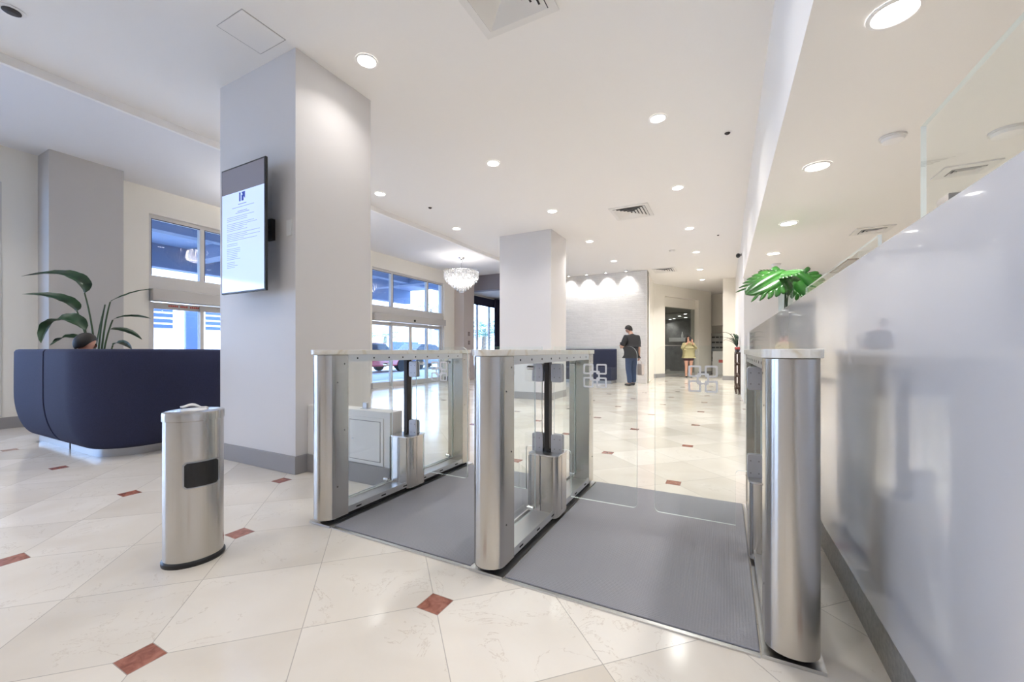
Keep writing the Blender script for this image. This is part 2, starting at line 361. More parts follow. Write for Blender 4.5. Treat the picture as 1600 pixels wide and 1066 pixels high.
# room behind the glass door
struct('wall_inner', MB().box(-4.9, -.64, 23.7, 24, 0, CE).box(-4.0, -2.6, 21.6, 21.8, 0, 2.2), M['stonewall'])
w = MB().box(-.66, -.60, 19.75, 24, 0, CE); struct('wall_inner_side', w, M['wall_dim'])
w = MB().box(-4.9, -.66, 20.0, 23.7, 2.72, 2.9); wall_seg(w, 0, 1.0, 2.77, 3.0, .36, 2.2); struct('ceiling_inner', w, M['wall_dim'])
# mail niche and pier
struct('wall_mail', MB().box(-.6, .34, 20.6, 20.8, 0, CE).box(-.5, .34, 20.2, 20.6, 2.15, CE), M['cream'])
struct('wall_pier', MB().box(-.05, .34, 16.0, 16.3, 0, CE), M['cream'])
struct('baseboard_pier', MB().box(-.065, .34, 15.985, 16.0, 0, .15), M['base'])
struct('wall_spine', MB().box(.34, .46, 9.2, 24, 0, CE), M['white'])
struct('wall_desk_end', MB().box(.46, 3.4, 9.2, 9.35, 0, CE), M['white'])
struct('wall_desk', MB().box(3.2, 3.4, -4.5, 9.2, 0, CD), M['cream'])
struct('wall_near', MB().box(-8.7, 3.4, -4.7, -4.5, 0, CL+.2), M['white'])
struct('wall_far', MB().box(-4.9, .46, 24, 24.2, 0, CE), M['cream'])

# ------------------------------------------------------------------ windows and sliding doors
def storefront(y0, y1, nw, nd, sticker):
    ym = (y0+y1)/2; m1, m2 = y0+.80, y1-.80
    x0, x1 = XW-.16, XW-.06
    wn = bpy.data.objects.new(f'window_{nw}', None); COL.objects.link(wn); wn['kind'] = 'structure'
    f = MB().box(x0, x1, y0, y1, 3.24, 3.30).box(x0, x1, y0, y1, 2.20, 2.29).box(x0, x1, y0, y0+.05, 2.29, 3.24).box(x0, x1, y1-.05, y1, 2.29, 3.24)
    for m in (m1, m2): f.box(x0, x1, m-.035, m+.035, 2.29, 3.24)
    f.build('window_frame', M['frame'], wn, bevel=.004)
    g = MB()
    for a, b in ((y0+.05, m1-.035), (m1+.035, m2-.035), (m2+.035, y1-.05)):
        g.box(x1-.012, x1+.001, a, b, 3.225, 3.2395).box(x1-.012, x1+.001, a, a+.012, 2.292, 3.225)
    g.build('gasket', M['framedark'], wn)
    for a, b in ((y0+.05, m1-.035), (m1+.035, m2-.035), (m2+.035, y1-.05)):
        MB().box(x0+.045, x0+.055, a, b, 2.29, 3.24).build('pane', M['wglass'], wn)
    d = bpy.data.objects.new(f'door_{nd}', None); COL.objects.link(d); d['kind'] = 'structure'
    MB().box(x0, x1+.02, y0, y1, 2.07, 2.20).build('transom', M['frame'], d)
    MB().box(x0, XW+.09, y0+.02, y1-.02, 1.86, 2.06).build('operator_header', M['header'], d, bevel=.01)
    MB().lathe([(.035, XW+.09), (.035, XW+.11), (.02, XW+.125)], (0, ym, 1.93), 14, axis='x').build('sensor', M['black'], d, smooth=40)
    fr = MB().box(x0, x1, y0, y0+.05, 0, 1.86).box(x0, x1, y1-.05, y1, 0, 1.86).box(x0, x1, y0, y1, 0, .02)
    fr.build('door_frame', M['frame'], d)
    for k, (a, b) in enumerate(((y0+.05, m1+.03), (m1-.03, ym), (ym, m2+.03), (m2-.03, y1-.05))):
        xx = x0+(.0 if k in (0, 3) else .055)
        leaf = MB().box(xx, xx+.045, a, a+.06, .02, 1.85).box(xx, xx+.045, b-.06, b, .02, 1.85).box(xx, xx+.045, a+.06, b-.06, 1.74, 1.85).box(xx, xx+.045, a+.06, b-.06, .02, .14).build('leaf', M['frame'], d, bevel=.004)
        MB().box(xx+.018, xx+.026, a+.06, b-.06, .14, 1.74).build('pane', M['wglass'], leaf)
        if sticker and k == 0:
            s = MB(); y = a+.26
            for wl in (5, 4, 5):
                for q in range(wl):
                    s.box(xx+.045, xx+.0465, y, y+.024, 1.785, 1.785+.032+.004*((q*7) % 2)); y += .029
                y += .03
            s.build('lettering', M['sticker'], leaf)
storefront(A0, A1, 2, 1, True)
storefront(B0, B1, 3, 2, False)
wn = bpy.data.objects.new('window_1', None); COL.objects.link(wn); wn['kind'] = 'structure'
f = MB().box(XW-.16, XW+.01, 1.56, 1.62, .16, 3.24).box(XW-.16, XW-.02, -4.2, 1.56, .16, .24).box(XW-.16, XW-.02, -4.2, 1.56, 3.18, 3.24)
for k in range(4): f.box(XW-.16, XW-.02, -4.2+k*1.44, -4.14+k*1.44, .24, 3.18)
f.build('window_frame', M['frame'], wn)
for k in range(4): MB().box(XW-.10, XW-.09, -4.14+k*1.44, -2.76+k*1.44, .24, 3.18).build('pane', M['wglass'], wn)
wn = bpy.data.objects.new('window_4', None); COL.objects.link(wn); wn['kind'] = 'structure'
f = MB().box(XW-.14, XW-.06, 12.35, 15.8, .40, .46).box(XW-.14, XW-.06, 12.35, 15.8, 3.02, 3.08)
for y in (12.35, 13.30, 14.20, 14.95, 15.74): f.box(XW-.14, XW-.06, y, y+.06, .46, 3.02)
f.build('window_frame', M['frame'], wn)
MB().box(XW-.105, XW-.095, 12.41, 15.74, .46, 3.02).build('pane', M['wglass'], wn)
o = MB().box(XW+.005, XW+.06, 12.40, 15.75, 2.78, 3.10).build('roller_blind', M['curtain']); tag(o, 'dark roller blind half drawn over the lounge window', 'blind')
b = MB()
def wavy(x0, x1, y, n=28, amp=.035): return [(x0+(x1-x0)*i/n, y+amp*math.sin(i*2.2)) for i in range(n+1)]
pts = [(XW+.14+.035*math.sin(i*2.2), 14.25+1.55*i/28) for i in range(29)]; b.prism(pts+[(x+.03, y) for x, y in pts[::-1]], .02, 3.12)
o = b.build('curtain', M['curtain'], smooth=60); tag(o, 'dark navy floor-length curtain beside the lounge window', 'curtain')

# ------------------------------------------------------------------ ceiling fittings
def downlight():
    t = thing('recessed_downlight', '', 'ceiling light')
    MB().lathe([(.093, -.001), (.093, -.007), (.078, -.010), (.074, -.006)], n=28, caps=False).build('trim_ring', M['trimw'], t, smooth=50)
    MB().lathe([(.0745, -.0065), (.02, -.0066)], n=28).build('diffuser', M['lamp'], t)
    return t
dl = downlight(); first = [True]
def lamp(x, y, z, power, size=.15, spread=125, col=(1,.965,.925)):
    l = bpy.data.lights.new('downlight_or_fill_glow', 'AREA'); l.shape = 'DISK'; l.size = size; l.energy = power; l.color = col; l.spread = math.radians(spread)
    o = bpy.data.objects.new('downlight_or_fill_glow', l); o.location = (x, y, z-.02); COL.objects.link(o); return o
PW = 11
rows = [(-2.755, 2.545, 'white recessed ceiling light right beside the top of the near column'), (-2.755, 4.724, 'recessed light in the middle lamp row, second from the near column'), (-2.755, 6.84, 'recessed light on the ceiling just short of the far column'), (-2.755, 9.13, 'recessed light right of the far column, first beyond it'), (-2.755, 11.44, 'small recessed light nearest the white brick wall'),
        (-4.9, 4.80, 'recessed light near the ceiling edge, close to the near column'), (-4.9, 6.90, 'recessed light near the ceiling edge above the chandelier side'),
        (-.64, 4.637, 'nearest recessed light in the right lobby row before the vent'), (-.64, 6.752, 'recessed light right of the square vent, second in the right row'), (-.64, 9.112, 'third recessed light of the right lobby row'), (-.64, 11.384, 'fourth recessed light of the right lobby row, past the detector'), (-.67, 13.86, 'fifth recessed light of the right row, before the angled cream wall'), (-.70, 15.9, 'farthest recessed light of the right row, nearest the cream wall')]
unseen = [(-.64, 2.4), (-.64, .3), (-2.755, .3), (-4.9, .5), (-2.755, -2.2), (-.64, -2.2), (-4.9, -2.0), (-4.9, 9.1), (-4.9, 2.6)]  # out-of-view lights added to brighten the lobby, no fixtures modelled
def place(x, y, z, label, grp):
    o = dl if first[0] else copy_tree(dl); first[0] = False
    o.location = (x, y, z); o['label'] = label; o['group'] = grp
for x, y, s in rows: place(x, y, CE, s, 'recessed lights of the lobby ceiling'); lamp(x, y, CE, 3.8 if y < 4 else PW if y < 7 else 16 if y < 13 else 36)
for x, y in unseen: lamp(x, y, CE, 24 if y > 8 else 6.8)
for x, y in ((-7.0, .3), (-7.0, -2.0)): lamp(x, y, CL, 19)  # added fill out of view, lightens the entrance ceiling; no fixtures there
for y, s in ((2.253, 'large recessed light at the top right over the desk'), (3.858, 'second recessed light over the desk from the front'), (5.434, 'third recessed light over the desk, above the leaves'), (7.023, 'farthest recessed light over the desk, just above the leaves')):
    place(.632, y, CD, s, 'recessed lights over the desk'); lamp(.632, y, CD, 8 if y < 7 else 20)
for x, y in ((.632, .4), (2.2, 1.5), (2.2, 4.6), (2.2, 7.4)): lamp(x, y, CD, 8)  # unseen fill lights over the desk, without fixtures
for x, y, s in ((-6.5, 13.4, 'lone recessed light in the lilac lounge soffit behind the chandelier'),): place(x, y, 3.18, s, None or 'lounge lights'); lamp(x, y, 3.18, 10)
# inner room lights
def onP(t, d): 
    q = P0+PD*t+PN*d; return q.x, q.y
for k, (x, y) in enumerate(((-1.6, 20.3), (-1.95, 21.4), (-1.75, 22.4), (-2.35, 22.9), (-2.6, 23.4))):
    place(x, y, 2.72, ['first and brightest light behind the glass door', 'second light behind the glass door', 'third light behind the glass door', 'fourth small light behind the glass door', 'deepest tiny light behind the glass door'][k], 'lights of the room behind the glass')
    lamp(x, y, 2.72, 6)
# brick wall washers
sp = None
for k, x in enumerate((-4.64, -4.02, -3.386, -2.739)):
    lab = ['wall washer spot at the left end of the brick wall', 'second wall washer spot from the left on the brick wall', 'third wall washer spot from the left on the brick wall', 'wall washer spot at the right end of the brick wall'][k]
    if sp is None:
        sp = thing('wall_washer_spot', lab, 'spotlight', group='spots washing the brick wall')
        MB().lathe([(.05, -.001), (.05, -.02), (.035, -.03)], n=16).build('housing', M['alu'], sp)
        MB().lathe([(.03, -.0305), (.01, -.031)], n=16).build('lens', M['lamp'], sp)
        s = sp
    else: s = copy_tree(sp)
    s['label'] = lab; s.location = (x, 12.98, CE)
    l = bpy.data.lights.new('washer_glow', 'SPOT'); l.energy = 40; l.spot_size = math.radians(88); l.spot_blend = .9; l.shadow_soft_size = .03; l.color = (1,.96,.9)
    o = bpy.data.objects.new('washer_glow', l); o.location = (x, 12.98, CE-.05); o.rotation_euler = (math.radians(24), 0, 0); COL.objects.link(o)

# vents
def diffuser(x0, x1, y0, y1, z, label, rings=5):
    cx, cy = (x0+x1)/2, (y0+y1)/2; t = thing('ceiling_vent', label, 'air vent', (cx, cy, z), group='ceiling air diffusers')
    hx, hy = (x1-x0)/2, (y1-y0)/2
    def ring(mb, a, b, ha, hb, z0, z1):
        # sloped square ring from half size (a,ha) at z0 to (b,hb) at z1
        o_ = [(-a,-ha,z0),(a,-ha,z0),(a,ha,z0),(-a,ha,z0)]; i_ = [(-b,-hb,z1),(b,-hb,z1),(b,hb,z1),(-b,hb,z1)]
        for k in range(4): mb.poly([o_[k], o_[(k+1) % 4], i_[(k+1) % 4], i_[k]])
    f = MB(); ring(f, hx, hx, hy, hy, -.001, -.012); ring(f, hx, hx-.06, hy, hy-.06, -.012, -.014)
    f.build('vent_frame', M['vent'], t)
    MB().box(-hx+.02, hx-.02, -hy+.02, hy-.02, -.0012, -.0008).build('duct_opening', M['ventd'], t)
    s = MB(); n = rings; stp = (min(hx, hy)-.07)/n
    for k in range(n):
        o_ = .065+k*stp; ring(s, hx-o_, hx-o_-stp*.82, hy-o_, hy-o_-stp*.82, -.020, -.003)
    s.build('louvre', M['vent'], t, solid=.002)
    return t
diffuser(-1.83, -1.16, 7.19, 7.91, CE, 'square louvred ceiling vent halfway down the lobby, right of the far column')
diffuser(-1.69, -1.08, 2.20, 2.815, CE, 'white ceiling diffuser cut off at the top edge of the photo')
diffuser(-1.99, -1.33, 13.1, 13.87, CE, 'farthest ceiling vent, above the end of the brick wall', 4)
diffuser(1.36, 1.71, 6.03, 6.36, CD, 'slotted vent in the lower ceiling above the counter', 3)
diffuser(1.51, 1.83, 4.33, 4.59, CD, 'pale vent in the lower ceiling seen through the glass screen', 3)
t = thing('linear_vent', 'dark slot diffuser behind the counter right of the leaves', 'air vent', (1.76, 8.65, CD)); MB().box(-.07, .07, -.66, .66, -.014, -.001).build('slot_housing', M['switch'], t); MB().box(-.05, .05, -.62, .62, -.020, -.0142).build('slot_blade', M['header'], t)
h = MB().box(-.165, .165, -.165, .165, -.004, -.001).build('ceiling_hatch', M['ceil'], bevel=.002); h.location = (-3.32, 1.90, CE); h.rotation_euler = (0,0,0)
tag(h, 'flush square access hatch in the ceiling left of the near column', 'hatch')
for k in range(4):
    a = [(-.17,-.168,-.17,.17), (.168,.17,-.17,.17), (-.17,.17,-.17,-.168), (-.17,.17,.168,.17)][k]
    MB().box(a[0], a[1], a[2], a[3], -.0022, -.0008).build('hatch_gap', M['base'], h)
def sprinkler(x, y, r, label):
    t = thing('ceiling_sprinkler', label, 'sprinkler', (x, y, CE), group='dark sprinkler heads in the lobby ceiling')
    MB().lathe([(r*1.5, -.001), (r*1.5, -.004), (r, -.006)], n=20).build('escutcheon', M['trimw'], t)
    MB().lathe([(r, -.0062), (r, -.012), (r*.5, -.024)], n=20).build('nozzle', M['ventd'], t)
sprinkler(.03, 5.311, .030, 'dark sprinkler head at the right of the lobby ceiling near the soffit'); sprinkler(-4.586, 5.664, .032, 'dark sprinkler head between two lights left of the far column'); sprinkler(-4.68, .95, .05, 'dark round fitting in the ceiling corner at the top left'); sprinkler(-.123, 9.912, .022, 'tiny dark sprinkler head far down the lobby ceiling')
def detector(x, y, z, label, r=.07):
    t = thing('smoke_detector', label, 'smoke detector', (x, y, z), group='smoke detectors'); MB().lathe([(r, -.001), (r, -.014)], n=24).build('base', M['vent'], t); MB().lathe([(r*.86, -.0142), (r*.8, -.034), (r*.4, -.045)], n=24).build('cover', M['trimw'], t, smooth=40)
detector(-1.166, 10.892, CE, 'white smoke detector far down the lobby ceiling'); detector(.988, 3.554, CD, 'white round detector in the lower ceiling over the counter'); detector(1.616, 3.794, CD, 'faint round detector at the upper right seen through glass', .09); detector(.75, 7.9, CD, 'small detector over the desk right of the farthest light')
t = thing('security_camera', 'small dark security camera where the spine wall meets the soffit', 'camera', (.34, 10.36, 3.16)); MB().box(-.03, 0, -.02, .02, -.02, .02).build('wall_mount', M['base'], t); MB().lathe([(.03, -.06), (.045, -.02), (.045, .05)], (-.07, 0, -.01), 14, axis='y').build('housing', M['black'], t)

# ------------------------------------------------------------------ counter
ct = thing('reception_counter', 'long high-gloss white reception counter along the right side', 'counter', (.45, 1.5, 0), .008)
Y0, Y1 = -5.2, 7.68
MB().box(0, .06, Y0, Y1, .15, 1.375).build('front_panel', M['lac'], ct, bevel=.004)
MB().box(.012, .06, Y0, Y1, 0, .15).build('kick_plate', M['kick'], ct)
MB().box(.06, .38, Y0, Y1, 1.335, 1.375).build('ledge', M['lac'], ct)
MB().box(.30, .36, Y0, Y1, 0, 1.335).build('rear_panel', M['white'], ct)
g = thing('glass_screen', 'low clear glass screen standing on the counter ledge at the right edge', 'glass screen', (.49, 1.53, 1.378), .008)
def gpanel(mb_x0, mb_x1, y0, y1, z0, z1, name, parent):
    m = MB(); m.box(mb_x0, mb_x1, y0, y1, z0, z1)
    m.bm.faces.ensure_lookup_table()
    ax = 0 if (mb_x1-mb_x0) < (y1-y0) else 1
    for f in m.bm.faces:
        f.normal_update()
        f.material_index = 0 if abs(f.normal[ax]) > .9 else 1
    return m.build(name, [M['glass'], M['edge']], parent)
gpanel(-.006, .006, -2.6, 0, .01, .275, 'glass_pane', g)
for yy in (-.15, -1.2, -2.3): MB().box(-.015, .015, yy-.03, yy+.03, 0, .03).build('clip', M['chrome'], g)
g = thing('glass_screen', 'far glass screen end on the counter, right of the leaves', 'glass screen', (.52, 3.55, 1.378), .008)
gpanel(-.006, .006, -1.5, 0, .01, .10, 'glass_pane', g)
MB().box(-.012, .012, -.05, 0, 0, .02).build('clip', M['chrome'], g)

# ------------------------------------------------------------------ gates
def wing_logo(cx, cz, y, s, parent):
    m = MB(); q = s*.44; w = s*.068
    def ringsq(x, z, h, th):
        a = rrect(x-h, x+h, z-h, z+h, h*.25, 4); b = rrect(x-h+th, x+h-th, z-h+th, z+h-th, h*.18, 4)
        n = len(a)
        va = [m.bm.verts.new((u, y, v)) for u, v in a]; vb = [m.bm.verts.new((u, y, v)) for u, v in b]
        va2 = [m.bm.verts.new((u, y-.0012, v)) for u, v in a]; vb2 = [m.bm.verts.new((u, y-.0012, v)) for u, v in b]
        for i in range(n):
            j = (i+1) % n
            for f in ((va[i], va[j], vb[j], vb[i]), (va2[i], vb2[i], vb2[j], va2[j]), (va[i], va2[i], va2[j], va[j]), (vb[i], vb[j], vb2[j], vb2[i])): m.bm.faces.new(f)
    o = s/2-q/2
    for sx in (-1, 1):
        for sz in (-1, 1): ringsq(cx+sx*o, cz+sz*o, q/2, w)
    y -= .0014
    ringsq(cx, cz, q*.48, w)
    return m.build('logo', M['etch'], parent)
def wing(t, s):
    """swing panel on side s (+1/-1)"""
    r = .05; pts = [(.04, .425), (.13, .425)]
    pts += [(.13+.02*math.sin(a), .405+.02*math.cos(a)) for a in (PI/6, PI/3, PI/2)]
    pts += [(.15, .145)]
    for cx, cz, a0 in ((.54-r*.5, .145+r*.5, -PI/2), (.54-r, 1.055-r, 0)):
        rr = r*.5 if a0 < 0 else r
        pts += [(cx+rr*math.cos(a0+PI/2*i/6), cz+rr*math.sin(a0+PI/2*i/6)) for i in range(7)]
    pts += [(.04, 1.055)]
    pts = [(u*s, v) for u, v in pts]
    m = MB(); m.prism(pts, -.006, .006, 'y')
    for f in m.bm.faces:
        f.normal_update(); f.material_index = 0 if abs(f.normal.y) > .9 else 1
    w = m.build('glass_wing', [M['glass'], M['edge']], t)
    wing_logo(.30*s, .882, -.0065, .14, w)
    for z0, z1 in ((.835, .95), (.395, .515)):
        x0, x1 = sorted((.028*s, .10*s))
        for y in (-.014, .0135):
            MB().prism(rrect(x0, x1, z0, z1, .012, 3), y-.0065, y+.0065, 'y').build('clamp', M['clamp'], w, bevel=.002)
        b = MB()
        for zz in (z0+.03, z1-.03):
            for xx in (.05*s, .085*s): b.lathe([(.004, -.0225), (.004, -.0205)], (xx, 0, zz), 8, axis='y')
        b.build('clamp_bolt', M['base'], w)
def gate(x, label, sides):
    t = thing('swing_gate_cabinet', label, 'turnstile', (x, 2.35, 0), group='stainless swing gate cabinets')
    HX = .078
    MB().box(-.088, .088, -.755, .755, 0, .012).build('base_plate', M['alu'], t)
    MB().box(-.060, .060, -.70, .70, .012, .052).build('plinth', M['dark'], t)
    for s in (-1, 1):
        pts = [(HX, -s*.0)]
        pts = [(HX, .61), (HX, .705)]
        pts += [(HX*math.cos(a), .705+.068*math.sin(a)) for a in [PI*i/24 for i in range(1, 24)]]
        pts += [(-HX, .705), (-HX, .61)]
        pts = [(u, v*s) for u, v in pts]
        post = MB().prism(pts, .035, 1.004).build('end_post', M['steel'], t, smooth=35, bevel=.002)
        for zz in (.95, .84, .55, .22):
            for sx in (-1, 1): MB().lathe([(.004, sx*HX-.0008), (.004, sx*HX+.0008)], (0, s*(.64 if zz in (.95, .55) else .69), zz), 8, axis='x').build('screw', M['dark'], post)
    MB().prism([(.088, -.70)]+[(.088*math.cos(-a), -.70-.09*math.sin(a)) for a in [PI*i/20 for i in range(1, 20)]]+[(-.088, -.70), (-.088, .70)]+[(.088*math.cos(PI-a), .70+.09*math.sin(a)) for a in [PI*i/20 for i in range(1, 20)]]+[(.088, .70)], 1.0055, 1.035).build('stone_top', M['stone'], t, bevel=.002)
    for s in (-1, 1):
        x0, x1 = sorted((s*.066, s*.076))
        r = MB().box(x0, x1, -.61, .61, .962, 1.005).build('top_rail', M['alu'], t)
        for k in range(9): MB().lathe([(.006, s*.076-.0008), (.006, s*.076+.0008)], (0, -.54+k*.135, .983), 10, axis='x').build('screw', M['dark'], r)
    br = MB().box(-.075, .075, -.61, .61, .052, .062).box(.066, .076, -.61, .61, .040, .078).box(-.076, -.066, -.61, .61, .040, .078).build('bottom_rail', M['alu'], t)
    for k in range(6): MB().box(.0755, .0768, -.55+k*.21, -.51+k*.21, .052, .060).build('rail_slot', M['dark'], br)
    for a, b_ in ((-.605, -.13), (.13, .605)):
        gp = gpanel(-.034, -.026, a, b_, .085, .97, 'side_glass', t)
        for yy in (a+.06, b_-.06):
            for zz in (.11, .93): MB().lathe([(.012, -.05), (.012, -.01)], (0, yy, zz), 12, axis='x').build('standoff', M['chrome'], gp, smooth=40)
    MB().prism(rrect(-.095, .095, -.095, .095, .03, 5), .03, .395).build('pedestal', M['steel'], t, smooth=35)
    MB().box(.0945, .0958, -.012, -.008, .06, .39).box(-.09, -.086, -.0965, -.0945, .05, .39).box(-.012, -.008, -.0962, -.0948, .05, .39).build('pedestal_groove', M['base'], t)
    MB().prism(rrect(-.098, .098, -.098, .098, .03, 5), .395, .403).build('pedestal_cap', M['alu'], t)
    MB().box(-.016, .016, -.026, .026, .403, 1.005).build('hinge_post', M['bpost'], t, bevel=.003)
    MB().lathe([(.03, .403), (.03, .42), (.02, .425)], n=16).build('hinge_collar', M['black'], t)
    for s in sides: wing(t, s)
    return t
gate(-2.115, 'left stainless swing gate cabinet beside the low white wall', (1,))
gate(-.975, 'middle stainless swing gate cabinet between the two grey mats', (1, -1))
gate(.20, 'right stainless swing gate cabinet next to the glossy white counter', (-1,))
def lane_mat(x0, x1, y0, y1, label):
    t = thing('lane_mat', label, 'floor mat', ((x0+x1)/2, (y0+y1)/2, 0), group='grey tread mats between the gates'); hx, hy = (x1-x0)/2, (y1-y0)/2
    MB().box(-hx, hx, -hy+.022, hy, 0, .010).build('tread', M['tread'], t, bevel=.003)
    MB().box(-hx, hx, -hy, -hy+.018, 0, .006).build('edge_strip', M['alu'], t)
lane_mat(-2.02, -1.068, 1.60, 3.06, 'grey tread mat in the left lane')
lane_mat(-.882, .107, 1.59, 3.115, 'grey tread mat in the right lane beside the counter')

# ------------------------------------------------------------------ wipes bin
CB = (-2.34, 1.06)
bn = thing('waste_bin', 'oval brushed steel waste bin with wipes dispenser lid and black slot', 'waste bin', (*CB, 0), -.2)
ax, ay = .104, .122
MB().lathe([(1.05, 0), (1.06, .008), (1.06, .018), (1.0, .026)], n=64, sx=ax, sy=ay).build('rubber_base', M['black'], bn, smooth=40)
MB().lathe([(1.0, .026), (1.0, .69)], n=96, sx=ax, sy=ay).build('body', M['steel'], bn, smooth=40)
MB().lathe([(1.0, .69), (1.035, .692), (1.035, .722), (1.02, .732), (.9, .736), (.5, .736)], n=96, sx=ax, sy=ay).build('lid', M['steel'], bn, smooth=40)
def on_oval(u0, u1, z0, z1, out, r, name, m, n=14):
    """rounded panel wrapped on the oval body, u = y offset"""
    mb = MB(); rows = []
    pts = rrect(u0, u1, z0, z1, r, 5)
    def P(u, z, o): return ((ax+o)*math.sqrt(max(0, 1-(u/ay)**2)), u, z)
    for o_ in (out,):
        zs = []
    us = [u0+(u1-u0)*i/n for i in range(n+1)]
    def zext(u):
        d = min(u-u0, u1-u); 
        return 0 if d >= r else r-math.sqrt(max(0, r*r-(r-d)**2))
    rows = [[P(u, z0+zext(u), out) for u in us], [P(u, z1-zext(u), out) for u in us]]
    mb.grid(rows); return mb.build(name, m, bn, solid=.002)
on_oval(-.0655, .083, .372, .500, .002, .012, 'slot_frame', M['steel2'])
on_oval(-.060, .0775, .378, .494, .0045, .010, 'slot', M['black'])
wp = MB(); rows = []
for i in range(9):
    u = i/8; rows.append([(-.012+.03*math.sin(u*4+v*2)*.5+(v-.5)*.035, -.05+u*.11, (.740)+.018*math.sin(PI*min(1, u*1.3))*(1-abs(v-.5)*1.2)+.012*(1-u)) for v in [k/4 for k in range(5)]])
wp.grid(rows); wo = wp.build('wipe', M['wipe'], bn, smooth=60, solid=.006)
MB().lathe([(.055, .736), (.05, .740), (.02, .741)], n=24).build('dispenser_cap', M['plastic'], bn)

# ------------------------------------------------------------------ wall screen
tv = thing('wall_screen', 'tall portrait notice screen mounted on the near column', 'screen', (-3.63, 2.0, 2.07))
W2, H2 = .322, .547
MB().box(-W2, W2, 0, .020, -H2, H2).build('housing', M['black'], tv, bevel=.003)
MB().box(-.20, .20, .0205, .0445, -.40, .30).build('rear_cover', M['black'], tv, bevel=.008)
MB().box(-W2+.012, W2-.012, -.0015, -.0003, -H2+.012, H2-.012).build('screen', M['screen'], tv)
pg = MB().box(-W2+.014, W2-.014, -.0022, -.0016, -H2+.014, H2-.225).build('page', M['page'], tv)
MB().box(-W2+.014, W2-.014, -.0022, -.0016, H2-.225, H2-.014).build('letterbox', M['band'], tv)
ink = MB(); y = -.0028
def line(x0, x1, z, h=.004): ink.box(x0, x1, y, y+.0004, z-h, z)
line(-.06, .06, .215, .007); line(-.15, .17, .190); line(-.07, .07, .155, .005); line(-.10, .10, .142, .005)
z = .115
random.seed(3)
for k in range(26):
    if k in (3, 8, 13, 15, 22): z -= .012
    w_ = random.choice((.48, .40, .44, .25, .30)) if k < 13 else random.choice((.12, .16, .10, .34 if k == 14 else .2))
    line(-.23, -.23+w_, z, .0035); z -= .015
ink.build('notice_text', M['ink'], pg)
lg = MB(); lg.box(-.045, -.025, y, y+.0004, .235, .310).box(-.01, .02, y, y+.0004, .235, .285).prism([(-.012, .31), (.04, .31), (.04, .25), (.02, .27)], y, y+.0004, 'y'); lg.build('emblem', M['logo'], pg)
MB().box(-.1, .1, .045, .06, -.12, .12).build('mount_plate', M['black'], tv)
MB().tube([(0, .06, .03), (.10, .09, .03), (.16, .135, .02)], .012, 8).tube([(0, .06, -.03), (.10, .09, -.03), (.16, .135, -.02)], .012, 8).box(.12, .2, .125, .1585, -.09, .09).build('mount_arm', M['black'], tv)
MB().box(.365, .43, .150, .1595, -.075, .055).build('socket_box', M['plastic'], tv)

# ------------------------------------------------------------------ banquette booths
def profile(h=1.045):
    pts = [(-.19, .075)]
    for i in range(1, 13):
        a = PI/2*i/12; pts.append((-.19+.19*math.sin(a), .075+.50*(1-math.cos(a))))
    pts += [(0, .8), (-.002, h-.03), (-.015, h-.006), (-.04, h), (-.19, h), (-.215, h-.006), (-.225, h-.03), (-.225, .45), (-.225, .12), (-.21, .075)]
    return pts
def sweep(path, prof, name, m, parent, smooth=50):
    """path: list of (point, outward normal)"""
    mb = MB(); rings = [[mb.bm.verts.new((p[0]+n[0]*d, p[1]+n[1]*d, z)) for d, z in prof] for p, n in path]
    k = len(prof)
    for a, b in zip(rings, rings[1:]):
        for i in range(k): mb.bm.faces.new((a[i], a[(i+1) % k], b[(i+1) % k], b[i]))
    mb.bm.faces.new(rings[0]); mb.bm.faces.new(rings[-1][::-1])
    return mb.build(name, m, parent, smooth=smooth)
bq = thing('curved_banquette', 'big navy upholstered booth with rounded back at the left', 'sofa', (-6, 2.6, 0))
def lp(x, y): return (x+6, y-2.6)
XA, YA, XB, R = -6.97, 1.43, -4.98, .50
sn = (0, -1); en = (1, 0)
left = [(lp(XA, YA), sn), (lp(-6.065, YA), sn)]
arc = [(lp(-6.025, YA), sn), (lp(XB-R, YA), sn)]
arc += [(lp(XB-R+R*math.sin(a), YA+R-R*math.cos(a)), (math.sin(a), -math.cos(a))) for a in [PI/2*i/16 for i in range(1, 17)]]
arc += [(lp(XB, 4.3), en)]
sweep(left, profile(), 'backrest', M['navy'], bq); sweep(arc, profile(), 'backrest', M['navy'], bq)
sweep([(lp(-6.065, YA), sn), (lp(-6.025, YA), sn)], [(-.20, .08), (-.16, .20), (-.03, .5), (-.02, 1.02), (-.2, 1.02), (-.21, .08)], 'seam', M['seam'], bq)
pl = [(-.19, 0), (-.19, .075), (-.23, .075), (-.23, 0)]
sweep(left, pl, 'plinth', M['steel2'], bq); sweep(arc, pl, 'plinth', M['steel2'], bq)
MB().box(*(v for pr in ((-6.97+6, -5.3+6), (1.665-2.6, 2.22-2.6)) for v in pr), .10, .47).build('seat', M['navy'], bq, bevel=.03)
MB().box(-5.78+6, -5.21+6, 2.24-2.6, 4.3-2.6, .10, .47).build('seat', M['navy'], bq, bevel=.03)
# banquette at the brick wall
b2 = thing('wall_banquette', 'navy upholstered banquette against the white brick wall', 'sofa', (-3.9, 12.9, 0))
MB().prism([(.20, .09), (.17, 1.05), (.19, 1.085), (.27, 1.085), (.28, .09)], -1.0, .83, 'x').build('backrest', M['navy'], b2, bevel=.02)
MB().prism([(-.40, .10), (-.45, .20), (-.45, .46), (-.42, .50), (.185, .50), (.185, .09)], -1.0, .83, 'x').build('seat', M['navy'], b2, bevel=.02)
MB().box(-.97, .80, -.36, .26, 0, .09).build('plinth', M['steel2'], b2)

